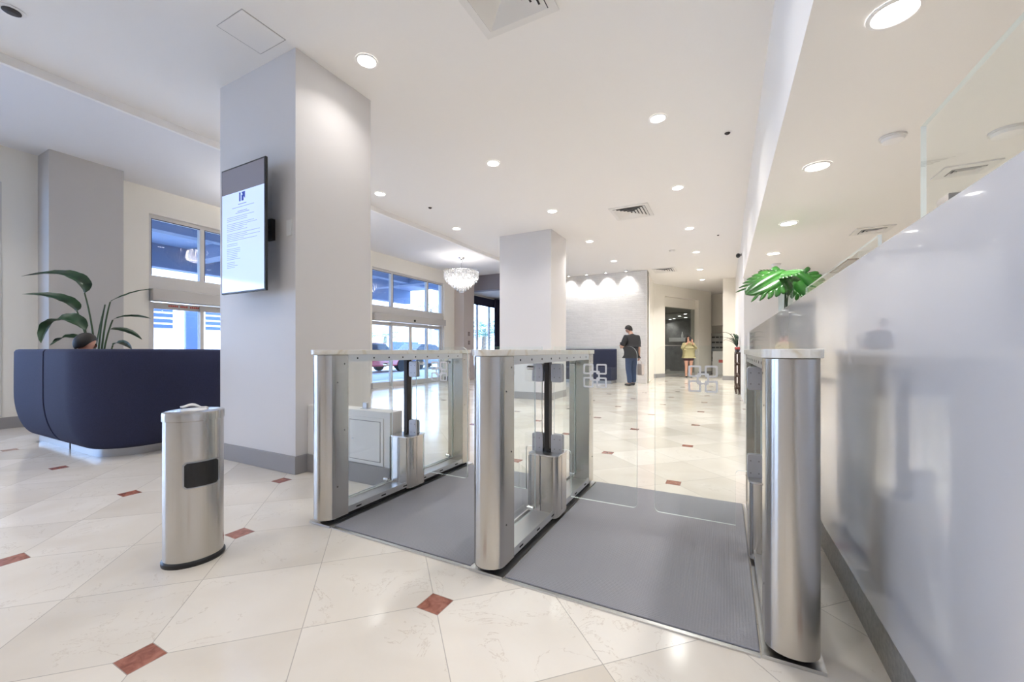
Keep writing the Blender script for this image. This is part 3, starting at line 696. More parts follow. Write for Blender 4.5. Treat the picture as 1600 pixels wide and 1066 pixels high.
# ------------------------------------------------------------------ plants
def bez(p, n=14):
    p = [Vector(q) for q in p]; out = []
    for i in range(n+1):
        t = i/n; a = [q.copy() for q in p]
        while len(a) > 1: a = [a[j].lerp(a[j+1], t) for j in range(len(a)-1)]
        out.append(a[0])
    return out
def blade(mb, spine, width, fold=.25, side=None, shape=None, wave=0):
    """leaf blade along spine points"""
    n = len(spine)-1; rows = []
    for i, p in enumerate(spine):
        t = i/n; d = (spine[min(i+1, n)]-spine[max(i-1, 0)]).normalized()
        s = (side if side is not None else d.cross(Vector((0,0,1)))).normalized(); u = s.cross(d).normalized()
        w = width*(shape(t) if shape else math.sin(PI*min(1, t*.95+.03))**.7)
        row = []
        for k in (-1, -.5, 0, .5, 1):
            row.append(tuple(p+s*w*k+u*(abs(k)*w*fold+wave*math.sin(i*1.9+k*2)*w)))
        rows.append(row)
    mb.grid(rows)
pt = thing('strelitzia_plant', 'tall dark green broad-leaved plant behind the navy booth', 'plant', (-7.26, 2.2, 0))
MB().lathe([(.17, 0), (.2, .02), (.23, .42), (.24, .44), (.21, .44), (.205, .40)], n=28).build('pot', M['pot'], pt, smooth=40)
MB().lathe([(.20, .395), (.05, .40)], n=24).build('soil', M['soil'], pt)
# screen-space read-off: x along view-right, z height ; plant stands at depth ~5.3 m
VR = Vector((.886, .463, 0)); VF = Vector((-.463, .886, 0))
def sp(px, py, df=0):
    k = 5.31+df
    q = VR*((px-800)/635*k)+VF*k
    return Vector((q.x+7.26, q.y-2.2, 1.03+(548-py)/635*k))
leaves = [ # stem control pts, blade control pts, width, depth offset
    ([(150, 600), (150, 520), (132, 458)], [(132, 458), (140, 438), (110, 424), (75, 426), (33, 432)], .085, -.10),
    ([(152, 600), (140, 530), (120, 486)], [(120, 486), (122, 474), (90, 462), (65, 461), (34, 460)], .075, .05),
    ([(148, 600), (140, 540), (132, 512)], [(134, 516), (118, 494), (90, 492), (66, 505), (64, 536)], .10, -.2),
    ([(154, 600), (158, 520), (172, 472)], [(172, 472), (180, 464), (200, 456), (222, 450), (241, 452)], .035, .1),
    ([(154, 600), (160, 535), (176, 500)], [(176, 500), (188, 490), (205, 491), (220, 492), (236, 498)], .04, .0),
    ([(155, 600), (160, 545), (170, 516)], [(170, 516), (180, 510), (198, 512), (212, 520), (222, 531)], .045, -.12),
    ([(152, 600), (150, 540), (164, 476)], [(150, 545), (152, 520), (158, 500), (162, 482), (164, 475)], .012, .15),
    ([(150, 600), (140, 550), (128, 530)], [(128, 530), (110, 524), (95, 526), (85, 532), (78, 540)], .06, .12),
    ([(156, 600), (170, 560), (176, 540)], [(176, 540), (184, 532), (195, 534), (202, 540), (206, 546)], .05, .1),
]
for st, bl, wdt, df in leaves:
    s0 = [Vector((0, 0, .40))]+[sp(x, y, df*.6) for x, y in st[1:]]
    l = MB(); l.tube(bez(s0, 10), .014, 7, .008); so = l.build('leaf_stalk', M['stem'], pt, smooth=60)
    sl_ = -.075 if bl[-1][0] < 100 else .10
    spn = bez([sp(x, y, df+sl_*i) for i, (x, y) in enumerate(bl)], 18)
    l = MB(); blade(l, spn, wdt, .45, side=(VF*.75+Vector((0,0,.35))+VR*.1), shape=lambda t: (math.sin(PI*min(1, t**.8))**.75)*1.0+.03, wave=.06)
    lo = l.build('leaf', M['leafd'], pt, smooth=80)
# monstera in glass vase on the counter ledge
CX, CY, CZ = .625, 5.62, 1.378
mv = thing('monstera_vase', 'glass vase of bright green monstera leaves on the counter', 'plant', (CX, CY, CZ))
MB().lathe([(.068, 0), (.07, .01), (.075, .25), (.088, .50), (.083, .50), (.070, .25), (.064, .02), (.01, .015)], n=28, caps=True).build('vase', M['water'], mv, smooth=50)
KD = -CX*.463+CY*.886
def sv(px, py, df=0):
    k = KD+df; q = VR*((px-800)/635*k)+VF*k
    return Vector((q.x-CX, q.y-CY, 1.03+(548-py)/635*k-CZ))
def monstera(base, tip, nrm, width, droop, parent, cut=.92, seed=0, inner=.66):
    """one split leaf: heart outline, curved fingers"""
    base, tip = Vector(base), Vector(tip); ax_ = tip-base; L_ = ax_.length; d = ax_.normalized(); n = (nrm-d*nrm.dot(d)).normalized(); s = d.cross(n)
    mb = MB()
    def pt_(u, v):   # u along 0..1, v across -1..1
        return base+d*(u*L_)+s*(v*width)+n*(-droop*(u**2)*L_-.22*abs(v)**1.5*width)
    # mid blade
    N_ = 16; 
    core = lambda u: inner*math.sin(PI*min(1, u*.9+.1))**.6
    for sg in (-1, 1):
        rows = [[tuple(pt_(u, 0)), tuple(pt_(u, sg*core(u)*.5)), tuple(pt_(u, sg*core(u)))] for u in [i/N_ for i in range(N_+1)]]
        mb.grid(rows)
        nf = 7
        for k in range(nf):
            u0 = .02+.88*k/nf; u1 = u0+.88/nf*cut+.02
            out = [.80, .98, 1.02, .97, .86, .70, .52][k]
            sweep_ = .06+.14*k/nf - (.14 if k == 0 else 0)
            rows = []
            for q in range(6):
                f = q/5; v = core((u0+u1)/2)*.85+(out-core((u0+u1)/2)*.85)*f
                um = (u0+u1)/2+sweep_*f*.9; hw = (u1-u0)/2*(1+.12*math.sin(PI*f))*(1 if f < .9 else .62)
                rows.append([tuple(pt_(um-hw, sg*v)), tuple(pt_(um, sg*v)), tuple(pt_(um+hw, sg*v))])
            mb.grid(rows)
    return mb.build('leaf', M['leafg'], parent, smooth=80, solid=.0015)
monstera(sv(1230, 424, .0), sv(1166, 457, -.12), Vector((.0,-.85,.55)), .21, .06, mv)
monstera(sv(1212, 428, .1), sv(1248, 421, -.25), Vector((.05,-.8,.6)), .11, .10, mv)
monstera(sv(1243, 428, .1), sv(1277, 464, -.08), Vector((.0,-1,.2)), .20, .08, mv)
monstera(sv(1216, 430, .3), sv(1185, 421, .45), Vector((0,-.7,.7)), .10, .15, mv)
for a, b_ in (((1221, 500), (1227, 425)), ((1219, 500), (1214, 429)), ((1224, 500), (1245, 431)), ((1220, 500), (1217, 431))):
    p0 = Vector((random.uniform(-.03, .03), random.uniform(-.03, .03), .03)); p2 = sv(*b_, .05)
    MB().tube(bez([p0, Vector((p0.x*.6, p0.y*.6, .42)), p2], 10), .006, 7).build('leaf_stalk', M['stem'], mv, smooth=60)

# ------------------------------------------------------------------ chandelier
ch = thing('crystal_chandelier', 'round tiered crystal chandelier hanging near the sliding doors', 'chandelier', (-6.71, 9.69, CL))
MB().lathe([(.10, -.001), (.10, -.02), (.045, -.07), (.03, -.12), (.012, -.16)], n=24).build('canopy', M['chrome'], ch, smooth=40)
MB().lathe([(.012, -.15), (.012, -.62)], n=10).build('stem', M['chrome'], ch)
MB().lathe([(.50, -.40), (.505, -.40), (.505, -.425), (.50, -.425), (.50, -.40)], n=64, caps=False).tube([(-.5,0,-.41), (.5,0,-.41)], .006, 6).tube([(0,-.5,-.41), (0,.5,-.41)], .006, 6).build('top_ring', M['chrome'], ch)
tiers = [(.49, -.425, .20, 46), (.445, -.50, .20, 42), (.37, -.60, .17, 36), (.29, -.68, .16, 28), (.21, -.76, .15, 20), (.13, -.83, .14, 14), (.06, -.90, .12, 6)]
for r, z, h, n in tiers:
    t = MB()
    for k in range(n):
        a = 2*PI*k/n; w_ = 2*PI*r/n*.40; zz = z-random.uniform(0, .02)
        c0 = Vector((r*math.cos(a), r*math.sin(a), 0)); tx = Vector((-math.sin(a), math.cos(a), 0)); nx = Vector((math.cos(a), math.sin(a), 0))
        q = [(-1, 0), (0, .5), (1, 0), (0, -.5)]
        lo = [t.bm.verts.new(c0+tx*u*w_+nx*v*w_*.7+Vector((0,0,zz-h))) for u, v in q]; hi = [t.bm.verts.new(c0+tx*u*w_+nx*v*w_*.7+Vector((0,0,zz))) for u, v in q]
        for i in range(4): t.bm.faces.new((lo[i], lo[(i+1) % 4], hi[(i+1) % 4], hi[i]))
        t.bm.faces.new(lo); t.bm.faces.new(hi)
    t.build('crystal_tier', M['crystal'], ch)
for k in range(8):
    a = 2*PI*k/8; MB().lathe([(.004, -.06), (.022, -.03), (.018, 0), (.006, .012)], (.24*math.cos(a), .24*math.sin(a), -.52), 10).build('bulb', M['bulb'], ch, smooth=60)
c2 = copy_tree(ch); c2.location = (-6.75, 4.65, CL); c2['label'] = 'second crystal chandelier hidden behind the near column, mirrored in the window'
for y in (9.69, 4.65):
    l = bpy.data.lights.new('chandelier_glow', 'POINT'); l.energy = 26 if y > 6 else 70; l.color = (1,.93,.85); l.shadow_soft_size = .15
    o = bpy.data.objects.new('chandelier_glow', l); o.location = (-6.72, y, CL-.62); COL.objects.link(o)

# ------------------------------------------------------------------ people
def skin(name, verts, edges, m, parent, sub=2, root=0):
    me = bpy.data.meshes.new(name); me.from_pydata([v[0] for v in verts], edges, [])
    ob = bpy.data.objects.new(name, me); COL.objects.link(ob)
    ob.modifiers.new('s', 'SKIN'); lay = me.skin_vertices[0].data if me.skin_vertices else None
    for i, v in enumerate(verts):
        r = v[1] if isinstance(v[1], (tuple, list)) else (v[1], v[1])
        lay[i].radius = r; lay[i].use_root = (i == root)
    sb = ob.modifiers.new('u', 'SUBSURF'); sb.levels = sub; sb.render_levels = sub
    dg = bpy.context.evaluated_depsgraph_get(); dg.update()
    nm = bpy.data.meshes.new_from_object(ob.evaluated_get(dg)); nm.name = name
    bpy.data.objects.remove(ob)
    nm.materials.clear()
    for mm in (m if isinstance(m, (list, tuple)) else [m]): nm.materials.append(mm)
    nm.shade_smooth()
    o = bpy.data.objects.new(name, nm); COL.objects.link(o)
    if parent is not None: o.parent = parent
    return o
def head_mesh(mb, c, yaw, pitch, s=1.0):
    pass
def hand_nodes(V, E, wi, d, side, up, curl=.5, s=1.0):
    """palm and five fingers grown from wrist vertex wi along d"""
    d = Vector(d).normalized(); side = Vector(side).normalized(); up = Vector(up).normalized(); w = Vector(V[wi][0])
    V.append((tuple(w+d*.045*s), (.030*s, .016*s))); pi = len(V)-1; E.append((wi, pi))
    V.append((tuple(w+d*.085*s), (.034*s, .014*s))); ki = len(V)-1; E.append((pi, ki))
    for k, (off, ln) in enumerate(((-.027, .066), (-.009, .078), (.009, .072), (.027, .056))):
        a = w+d*(.095*s)+side*off*s; b = a+d*ln*.5*s-up*ln*.12*s; c_ = b+d*ln*(.5-.25*curl)*s-up*ln*.5*curl*s
        V.append((tuple(a), .0095*s)); V.append((tuple(b), .0088*s)); V.append((tuple(c_), .0075*s)); i = len(V)
        E += [(ki, i-3), (i-3, i-2), (i-2, i-1)]
    a = w+d*.03*s-side*.035*s; b = a+d*.03*s-side*.02*s; c_ = b+d*.03*s-side*.002*s
    V.append((tuple(a), .012*s)); V.append((tuple(b), .011*s)); V.append((tuple(c_), .009*s)); i = len(V)
    E += [(pi, i-3), (i-3, i-2), (i-2, i-1)]
def face_parts(t, c, fw, s, hairm, long=False):
    """ears, nose, eyes, mouth and hair around head centre c; fw = facing (unit)"""
    fw = Vector(fw).normalized(); rt = fw.cross(Vector((0,0,1))).normalized(); up = rt.cross(fw).normalized(); c = Vector(c)
    e = MB()
    for sd in (-1, 1):
        p = c+fw*.082*s+rt*sd*.032*s+up*.008*s
        e.lathe([(.002, -.009), (.008, -.005), (.009, 0), (.008, .005), (.002, .009)], tuple(p), 8)
    e.build('eyes', M['hair'], t, smooth=60)
    m_ = MB().tube([c+fw*.086*s-rt*.022*s-up*.052*s, c+fw*.094*s-up*.053*s, c+fw*.086*s+rt*.022*s-up*.052*s], .005*s, 6); m_.build('mouth', M['red'], t, smooth=60)
    h = MB(); rows = []; n = 22
    for i in range(10):
        th = i/9*2.5
        row = []
        for k in range(n+1):
            a = 2*PI*k/n; front = math.cos(a)
            lim = th*(1-.56*max(0, front)**.6-.16*abs(math.sin(a))**2)
            dv = up*math.cos(lim)*.122*s+(fw*math.cos(a)*.103*s+rt*math.sin(a)*.086*s)*math.sin(lim)
            row.append(tuple(c-fw*.008*s+up*.004*s+dv))
        rows.append(row)
    h.grid(rows)
    if long:
        for sd in (-1, 1):
            h.tube(bez([c+rt*sd*.075*s-fw*.01*s, c+rt*sd*.10*s-up*.10*s, c+rt*sd*.095*s-up*.26*s+fw*.02*s], 8), .045*s, 8, .02)
        h.tube(bez([c-fw*.07*s, c-fw*.10*s-up*.12*s, c-fw*.08*s-up*.28*s], 8), .07*s, 8, .03)
    h.build('hair', hairm, t, smooth=70, solid=.012)
def head_chain(V, E, ni, c, fw, s=1.0):
    """head nodes from neck vertex ni with nose and ears"""
    c = Vector(c); fw = Vector(fw).normalized(); rt = fw.cross(Vector((0,0,1))).normalized(); up = rt.cross(fw).normalized()
    V.append((tuple(c-up*.06*s+fw*.012*s), (.062*s, .066*s))); a = len(V)-1; E.append((ni, a))
    V.append((tuple(c+up*.01*s), (.078*s, .092*s))); b = len(V)-1; E.append((a, b))
    V.append((tuple(c+up*.075*s-fw*.005*s), (.062*s, .074*s))); E.append((b, len(V)-1))
    V.append((tuple(c+fw*.100*s-up*.018*s), .014*s)); E.append((b, len(V)-1))
    for sd in (-1, 1):
        V.append((tuple(c+rt*sd*.084*s-up*.01*s), (.010*s, .022*s))); E.append((b, len(V)-1))
def person(name_label, loc, rz, sex, arms, headfw, mats, group=None):
    """local frame: facing +Y, x to the person's right"""
    t = thing('person', name_label, 'person', loc, rz)
    return t
# -- man: facing screen-left and slightly away, head bowed, forearms raised in front
mx, my = -2.42, 12.20
mn = thing('person', 'man in black polo and jeans standing before the white brick wall', 'person', (mx, my, 0), math.radians(52))
#   local +Y is his front
V, E = [], []
def nv(p, r): V.append((p, r)); return len(V)-1
pel = nv((0, 0, .98), (.165, .125)); wa = nv((0, .03, 1.14), (.170, .145)); ch_ = nv((0, -.01, 1.34), (.180, .130)); nk0 = nv((0, .0, 1.47), (.10, .085)); nk = nv((0, .03, 1.545), (.056, .058))
E += [(pel, wa), (wa, ch_), (ch_, nk0), (nk0, nk)]
HC = (-.03, .09, 1.655); HF = Vector((-.62, .8, -.55))
head_chain(V, E, nk, HC, HF)
for sd in (-1, 1):
    sh = nv((sd*.20, -.01, 1.43), .068)
    if sd < 0: pts = ((-.30, .03, 1.16), .047), ((-.22, .20, 1.12), .040), ((-.10, .33, 1.17), .027)
    else: pts = ((.29, .02, 1.15), .047), ((.31, .03, .98), .040), ((.315, .03, .88), .027)
    el, fa, wr = [nv(p, r_) for p, r_ in pts]
    E += [(ch_, sh), (sh, el), (el, fa), (fa, wr)]
    if sd < 0: hand_nodes(V, E, wr, (.5, 1, .25), (-1, .3, 0), (0, -.2, 1), .7)
    else: hand_nodes(V, E, wr, (0, .05, -1), (0, 1, .05), (1, 0, 0), .9)
    hp = nv((sd*.098, .0, .88), .092); kn = nv((sd*.115, .03+.03*sd, .50), .066); ca = nv((sd*.12, -.0+.05*sd, .34), .058); an = nv((sd*.125, -.02+.06*sd, .09), .040); to = nv((sd*.135, .13+.06*sd, .035), .034)
    E += [(pel, hp), (hp, kn), (kn, ca), (ca, an), (an, to)]
skin('body', V, E, M['skin'], mn)
face_parts(mn, HC, HF, 1.0, M['hair'])
V, E = [], []
pel = nv((0, .0, 1.0), (.215, .170)); wa = nv((0, .03, 1.14), (.222, .195)); ch_ = nv((0, -.01, 1.33), (.225, .172)); nk0 = nv((0, -.005, 1.475), (.10, .095)); nv((0, .01, 1.525), (.068, .070)); nv((0, 0, .87), (.205, .160)); nv((0, 0, .80), (.172, .135))
E += [(pel, wa), (wa, ch_), (ch_, nk0), (nk0, nk0+1), (pel, nk0+2), (nk0+2, nk0+3)]
for sd in (-1, 1):
    sh = nv((sd*.215, -.01, 1.42), .092); m1 = nv((sd*.275, .02, 1.24), .084); el = nv((sd*(.30 if sd < 0 else .285), .04, 1.15), .080); E += [(ch_, sh), (sh, m1), (m1, el)]
skin('polo_shirt', V, E, M['shirt'], mn)
V, E = [], []
pel = nv((0, 0, .93), (.185, .145)); nv((0, 0, 1.04), (.18, .14)); E.append((0, 1))
for sd in (-1, 1):
    hp = nv((sd*.10, 0, .80), .112); kn = nv((sd*.117, .03+.03*sd, .50), .086); ca = nv((sd*.122, .05*sd, .30), .080); an = nv((sd*.127, -.015+.06*sd, .07), .074); E += [(pel, hp), (hp, kn), (kn, ca), (ca, an)]
skin('jeans', V, E, M['jeans'], mn)
for sd in (-1, 1):
    V, E = [], []; a = nv((sd*.125, -.05+.06*sd, .045), (.044, .044)); b_ = nv((sd*.13, .06+.06*sd, .042), (.048, .042)); c_ = nv((sd*.138, .185+.06*sd, .033), (.042, .032)); E += [(a, b_), (b_, c_)]; skin('shoe', V, E, M['shoe'], mn, 1)
MB().box(-.075, -.005, .415, .425, 1.14, 1.28).build('phone', M['phone'], mn)
# -- woman: facing the lobby, hands raised to her face
wx, wy = -1.22, 16.95
wm = thing('person', 'woman in beige sweater and dark shorts before the glass door', 'person', (wx, wy, 0), math.radians(180+20))
V, E = [], []
pel = nv((0, 0, .90), (.160, .115)); wa = nv((0, .01, 1.05), (.130, .10)); ch_ = nv((0, 0, 1.21), (.150, .11)); nk0 = nv((0, 0, 1.33), (.08, .07)); nk = nv((0, .01, 1.39), (.046, .048))
E += [(pel, wa), (wa, ch_), (ch_, nk0), (nk0, nk)]
HC2 = (0, .03, 1.50); HF2 = Vector((0, 1, -.05)); head_chain(V, E, nk, HC2, HF2, .93)
for sd in (-1, 1):
    sh = nv((sd*.165, 0, 1.29), .055); el = nv((sd*.235, .06, 1.10), .042); wr = nv((sd*.09, .17, 1.33), .024); E += [(ch_, sh), (sh, el), (el, wr)]; hand_nodes(V, E, wr, (-sd*.25, .15, 1), (sd, 0, .2), (0, 1, 0), .5, .9)
    hp = nv((sd*.092, 0, .78), .095); kn = nv((sd*.085, .015, .45), .060); ca = nv((sd*.085, -.01, .32), .054); an = nv((sd*.085, -.02, .08), .036); to = nv((sd*.10, .11, .03), .030); E += [(pel, hp), (hp, kn), (kn, ca), (ca, an), (an, to)]
skin('body', V, E, M['skin2'], wm); face_parts(wm, HC2, HF2, .93, M['hair'], True)
V, E = [], []
pel = nv((0, 0, .94), (.225, .175)); wa = nv((0, .01, 1.06), (.215, .17)); ch_ = nv((0, 0, 1.22), (.185, .14)); nk0 = nv((0, 0, 1.335), (.085, .08)); lo_ = nv((0, 0, .83), (.21, .165)); lo2 = nv((0, 0, .79), (.175, .14)); E += [(pel, wa), (wa, ch_), (ch_, nk0), (pel, lo_), (lo_, lo2)]
for sd in (-1, 1):
    sh = nv((sd*.175, 0, 1.27), .078); el = nv((sd*.25, .06, 1.09), .070); wr = nv((sd*.125, .15, 1.27), .045); E += [(ch_, sh), (sh, el), (el, wr)]
skin('sweater', V, E, M['sweater'], wm)
V, E = [], []; pel = nv((0, 0, .84), (.19, .15)); tp = nv((0, 0, .96), (.19, .15)); E.append((pel, tp))
for sd in (-1, 1): hp = nv((sd*.098, 0, .72), .118); h2 = nv((sd*.096, 0, .62), .112); E += [(pel, hp), (hp, h2)]
skin('shorts', V, E, M['shorts'], wm)
for sd in (-1, 1):
    V, E = [], []; a = nv((sd*.085, -.04, .04), .040); b_ = nv((sd*.10, .13, .03), .036); E += [(a, b_)]; skin('shoe', V, E, M['shoe'], wm, 1)
MB().box(-.04, .04, .20, .21, 1.40, 1.55).build('phone', M['phone'], wm)
# -- person sitting in the booth, only the top of the head shows
sx_, sy_ = -6.60, 1.83
ps = thing('person', 'dark-haired person sitting in the navy booth, only the head showing', 'person', (sx_, sy_, 0))
V, E = [], []
pel = nv((0, .0, .585), (.15, .11)); ch_ = nv((0, .0, .85), (.15, .105)); nk0 = nv((0, .02, .95), (.07, .065)); nk = nv((0, .04, 1.0), (.05, .05)); E += [(pel, ch_), (ch_, nk0), (nk0, nk)]
HC3 = (0, .07, 1.115); HF3 = Vector((.15, 1, -.25)); head_chain(V, E, nk, HC3, HF3, .95)
for sd in (-1, 1):
    sh = nv((sd*.17, .0, .90), .055); el = nv((sd*.22, .06, .68), .042); wr = nv((sd*.12, .26, .64), .026); E += [(ch_, sh), (sh, el), (el, wr)]; hand_nodes(V, E, wr, (-sd*.3, 1, 0), (sd, 0, 0), (0, 0, 1), .5)
    hp = nv((sd*.10, .12, .565), .08); kn = nv((sd*.11, .50, .56), .056); an = nv((sd*.11, .53, .09), .038); to = nv((sd*.12, .66, .035), .03); E += [(pel, hp), (hp, kn), (kn, an), (an, to)]
skin('body', V, E, M['skin2'], ps); face_parts(ps, HC3, HF3, .95, M['hair'])
V, E = [], []; pel = nv((0, .0, .60), (.172, .13)); ch_ = nv((0, .0, .85), (.175, .125)); nk0 = nv((0, .015, .955), (.07, .065)); E += [(pel, ch_), (ch_, nk0)]
for sd in (-1, 1): sh = nv((sd*.175, 0, .89), .07); el = nv((sd*.225, .06, .69), .055); E += [(ch_, sh), (sh, el)]
skin('shirt', V, E, M['shirt'], ps)

# ------------------------------------------------------------------ lobby furniture far back
rk = thing('wooden_rack', 'dark wooden rack against the wall behind the right gate', 'rack', (.285, 11.7, 0))
r = MB()
for yy in (-.68, -.23, .23, .68):
    for xx in (-.04, .04): MB().box(xx-.012, xx+.012, yy-.02, yy+.02, 0, .98).build('upright', M['wood'], rk)
for zz in (.14, .42, .70, .97): MB().box(-.053, .053, -.70, .70, zz-.02, zz+.02).build('shelf', M['wood'], rk)
fb = thing('red_flower_bowl', 'small bowl of red flowers on top of the dark rack', 'bowl', (.278, 11.15, .992))
MB().lathe([(.03, 0), (.055, .06), (.05, .06), (.02, .01)], n=18).build('bowl', M['pot'], fb, smooth=50)
r = MB()
for k in range(14): r.lathe([(.001, -.02), (.022, -.008), (.022, .008), (.001, .02)], (random.uniform(-.04, .04), random.uniform(-.06, .06), .075+random.uniform(0, .04)), 7)
r.build('flowers', M['red'], fb)
dp = thing('dracaena_plant', 'spiky potted plant on the dark rack by the spine wall', 'plant', (.275, 11.55, .992))
MB().lathe([(.045, 0), (.056, .12), (.05, .12), (.035, .10)], n=20).build('pot', M['pot'], dp, smooth=40)
for k in range(13):
    a = 2*PI*k/13*1.7; el_ = .25+.65*random.random(); ln = .42+.14*random.random()
    dx_ = math.cos(a); dx_ = dx_*.8 if dx_ < .02 else dx_*.04
    dv = Vector((dx_, math.sin(a), 0)); l = MB()
    spn = bez([Vector((0,0,.11)), Vector((0,0,.15))+dv*ln*.45*(1-el_*.5)+Vector((0,0,ln*el_)), Vector((0,0,.08))+dv*ln+Vector((0,0,ln*el_*.9))], 10)
    blade(l, spn, .026, .3); l.build('leaf', M['leafd'], dp, smooth=80)
# mailboxes in the niche
mbx = thing('mailbox_bank', 'bank of grey mailboxes in the niche left of the far pier', 'mailboxes', (-.12, 20.35, .55))
MB().box(-.42, .42, -.12, .2, 0, 1.25).build('cabinet', M['mail'], mbx)
for r_ in range(5):
    for k in range(5): MB().box(-.38+k*.155, -.25+k*.155, -.126, -.12, .12+r_*.23, .19+r_*.23).build('slot', M['maild'], mbx)
sg = MB().box(-.45, -.02, 19.40, 19.46, 0, 1.0).build('notice_stand', M['counterw']); tag(sg, 'pale notice stand with red print in the mail niche', 'stand')
MB().box(-.22, -.06, 19.395, 19.3995, .52, .64).build('red_print', M['sticker'], sg)
# inside the glass room: a white counter
x, y = -1.75, 22.3
ic = thing('inner_counter', 'white counter glowing behind the dark glass door', 'counter', (x, y, 0))
MB().box(-.75, .75, -.3, .3, 1.48, 1.68).build('top', M['counterw'], ic); MB().box(-.70, .70, -.26, .26, 0, 1.48).build('body', M['stonewall'], ic)
bt = MB().lathe([(.05, 0), (.06, .12), (.03, .24), (.03, .30)], n=16).build('white_bottle', M['counterw'], smooth=50); bt.location = (x-.15, y, 1.682); tag(bt, 'white bottle standing on the counter behind the glass door', 'bottle')
# bag held by the man
bg = thing('shopping_bag', 'pale bag hanging from the right hand of the standing man', 'bag', (-2.222, 12.455, .30), math.radians(142)); MB().prism(rrect(-.13, .13, 0, .34, .05, 4), -.05, .05, 'y').build('bag_body', M['bag'], bg, bevel=.02); MB().tube(bez([(-.07,0,.33), (-.05,0,.47), (.05,0,.47), (.07,0,.33)], 12), .008, 7).build('handle', M['bag'], bg)
# lounge: planter trough with greenery and white armchairs
tr = thing('planter_trough', 'dark planter trough with leafy green plants left of the far column', 'planter', (-6.10, 11.55, 0))
MB().box(-.50, .62, -.14, .14, 0, 1.05).build('trough', M['pot'], tr, bevel=.01)
for k in range(16):
    a = random.uniform(0, 2*PI); q = Vector((random.uniform(-.45, .55), random.uniform(-.08, .08), 1.05)); dv = Vector((math.cos(a), math.sin(a)*.5, 0))
    l = MB(); blade(l, bez([q, q+dv*.06+Vector((0,0,.14)), q+dv*.18+Vector((0,0,.10))], 8), .04, .3); l.build('leaf', M['palm'], tr, smooth=80)
def armchair(x, y, rz, label):
    t = thing('lounge_chair', label, 'chair', (x, y, 0), rz, 'white lounge chairs')
    MB().box(-.30, .30, -.28, .28, .38, .48).build('seat', M['furn'], t, bevel=.03)
    MB().prism([(-.22, .46), (-.30, 1.25), (-.36, 1.25), (-.30, .44)], -.30, .30, 'x').build('backrest', M['furn'], t, bevel=.03)
    for sx in (-1, 1):
        for sy in (-1, 1): MB().lathe([(.015, 0), (.02, .38)], (sx*.25, sy*.23, 0), 10).build('leg', M['chrome'], t)
armchair(-7.6, 14.0, 2.6, 'white lounge chair nearest the chandelier behind the dark trough'); armchair(-6.7, 13.7, 3.3, 'white lounge chair nearer the far column behind the dark trough')
# switches on the far pilaster
for z, s in ((1.62, 'upper dark switch plate on the beige pilaster'), (1.31, 'lower dark switch plate on the beige pilaster'), (.36, 'dark socket plate low on the beige pilaster')):
    t = thing('switch_plate', s, 'switch', (-8.0, 12.02, z), group='switch plates on the beige pilaster'); MB().box(.001, .010, -.06, .06, -.07, .07).build('plate', M['switch'], t, bevel=.002); MB().box(.0102, .016, -.02, .02, -.03, .03).build('rocker', M['base'], t)
# small metal latch on the low wall
lt = thing('metal_bracket', 'small square metal bracket on top of the low white wall', 'bracket', (-2.54, 2.335, .566)); MB().box(-.022, .022, -.012, .012, 0, .05).build('block', M['clamp'], lt, bevel=.002); MB().box(-.035, .035, -.022, .022, 0, .004).build('flange', M['alu'], lt)

# ------------------------------------------------------------------ outside
struct('ground_driveway', MB().box(-60, -8.66, -30, 50, -.25, -.05), M['ext_g'])
w = MB().box(-15.5, -8.66, -8, 17, 4.25, 4.5)
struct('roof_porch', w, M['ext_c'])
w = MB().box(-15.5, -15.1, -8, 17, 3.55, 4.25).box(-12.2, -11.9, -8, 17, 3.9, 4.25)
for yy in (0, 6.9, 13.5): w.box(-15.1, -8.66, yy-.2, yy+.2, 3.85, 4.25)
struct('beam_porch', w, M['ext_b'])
for k, yy in enumerate((-3.0, 4.4)):
    struct('pillar_porch', MB().box(-15.5, -15.0, yy-.25, yy+.25, -.05, 3.55), M['ext_w'])
bd = thing('white_building', 'white stucco building with blue louvred openings across the driveway', 'building', (-27, 5, -.05))
MB().box(-4, 0, -27, 40, 0, 9).build('facade', M['ext_w'], bd)
for y0, ww in ((4.3, 1.9), (7.8, 1.6)):
    for k in range(4): MB().box(.001, .03, y0, y0+ww, 2.30+k*.30, 2.30+k*.30+.20).build('louvre_opening', M['ext_d'], bd)
MB().box(.001, .2, 6.75, 7.4, 0, 3.6).build('blue_panel', M['ext_d'], bd)
for y0, y1, z0, z1 in ((22.5, 26.5, .9, 1.9), (29.0, 31.0, 3.2, 3.5)): MB().box(.001, .03, y0, y1, z0, z1).build('awning_band', M['ext_d'], bd)
def palm(x, y, h, label, n=13, sc_=1.0):
    t = thing('palm_tree', label, 'tree', (x, y, -.05), group='palms across the driveway')
    MB().tube(bez([(0,0,0), (.1,0,h*.5), (.05,.1,h)], 10), .16*sc_, 10, .10*sc_).build('trunk', M['bark'], t, smooth=60)
    for k in range(n):
        a = 2*PI*k/n; el_ = random.uniform(.1, .9); L_ = random.uniform(1.5, 2.2)*sc_; dv = Vector((math.cos(a), math.sin(a), 0)); b0 = Vector((.05, .1, h))
        spn = bez([b0, b0+dv*L_*.5+Vector((0,0,L_*el_*.7)), b0+dv*L_+Vector((0,0,L_*(el_*.3-.35)))], 12)
        l = MB()
        for i in range(1, 12):
            d_ = (spn[i+1]-spn[i]).normalized() if i < 12 else dv
            s_ = d_.cross(Vector((0,0,1))).normalized(); ll = .42*sc_*math.sin(PI*(i/13)**.7)
            for sd in (-1, 1):
                p_ = spn[i]; q_ = p_+s_*sd*ll+d_*ll*.6-Vector((0,0,ll*.35)); wv = d_*.035*sc_
                l.poly([p_-wv, p_+wv, q_])
        l.build('frond', M['palm'], t)
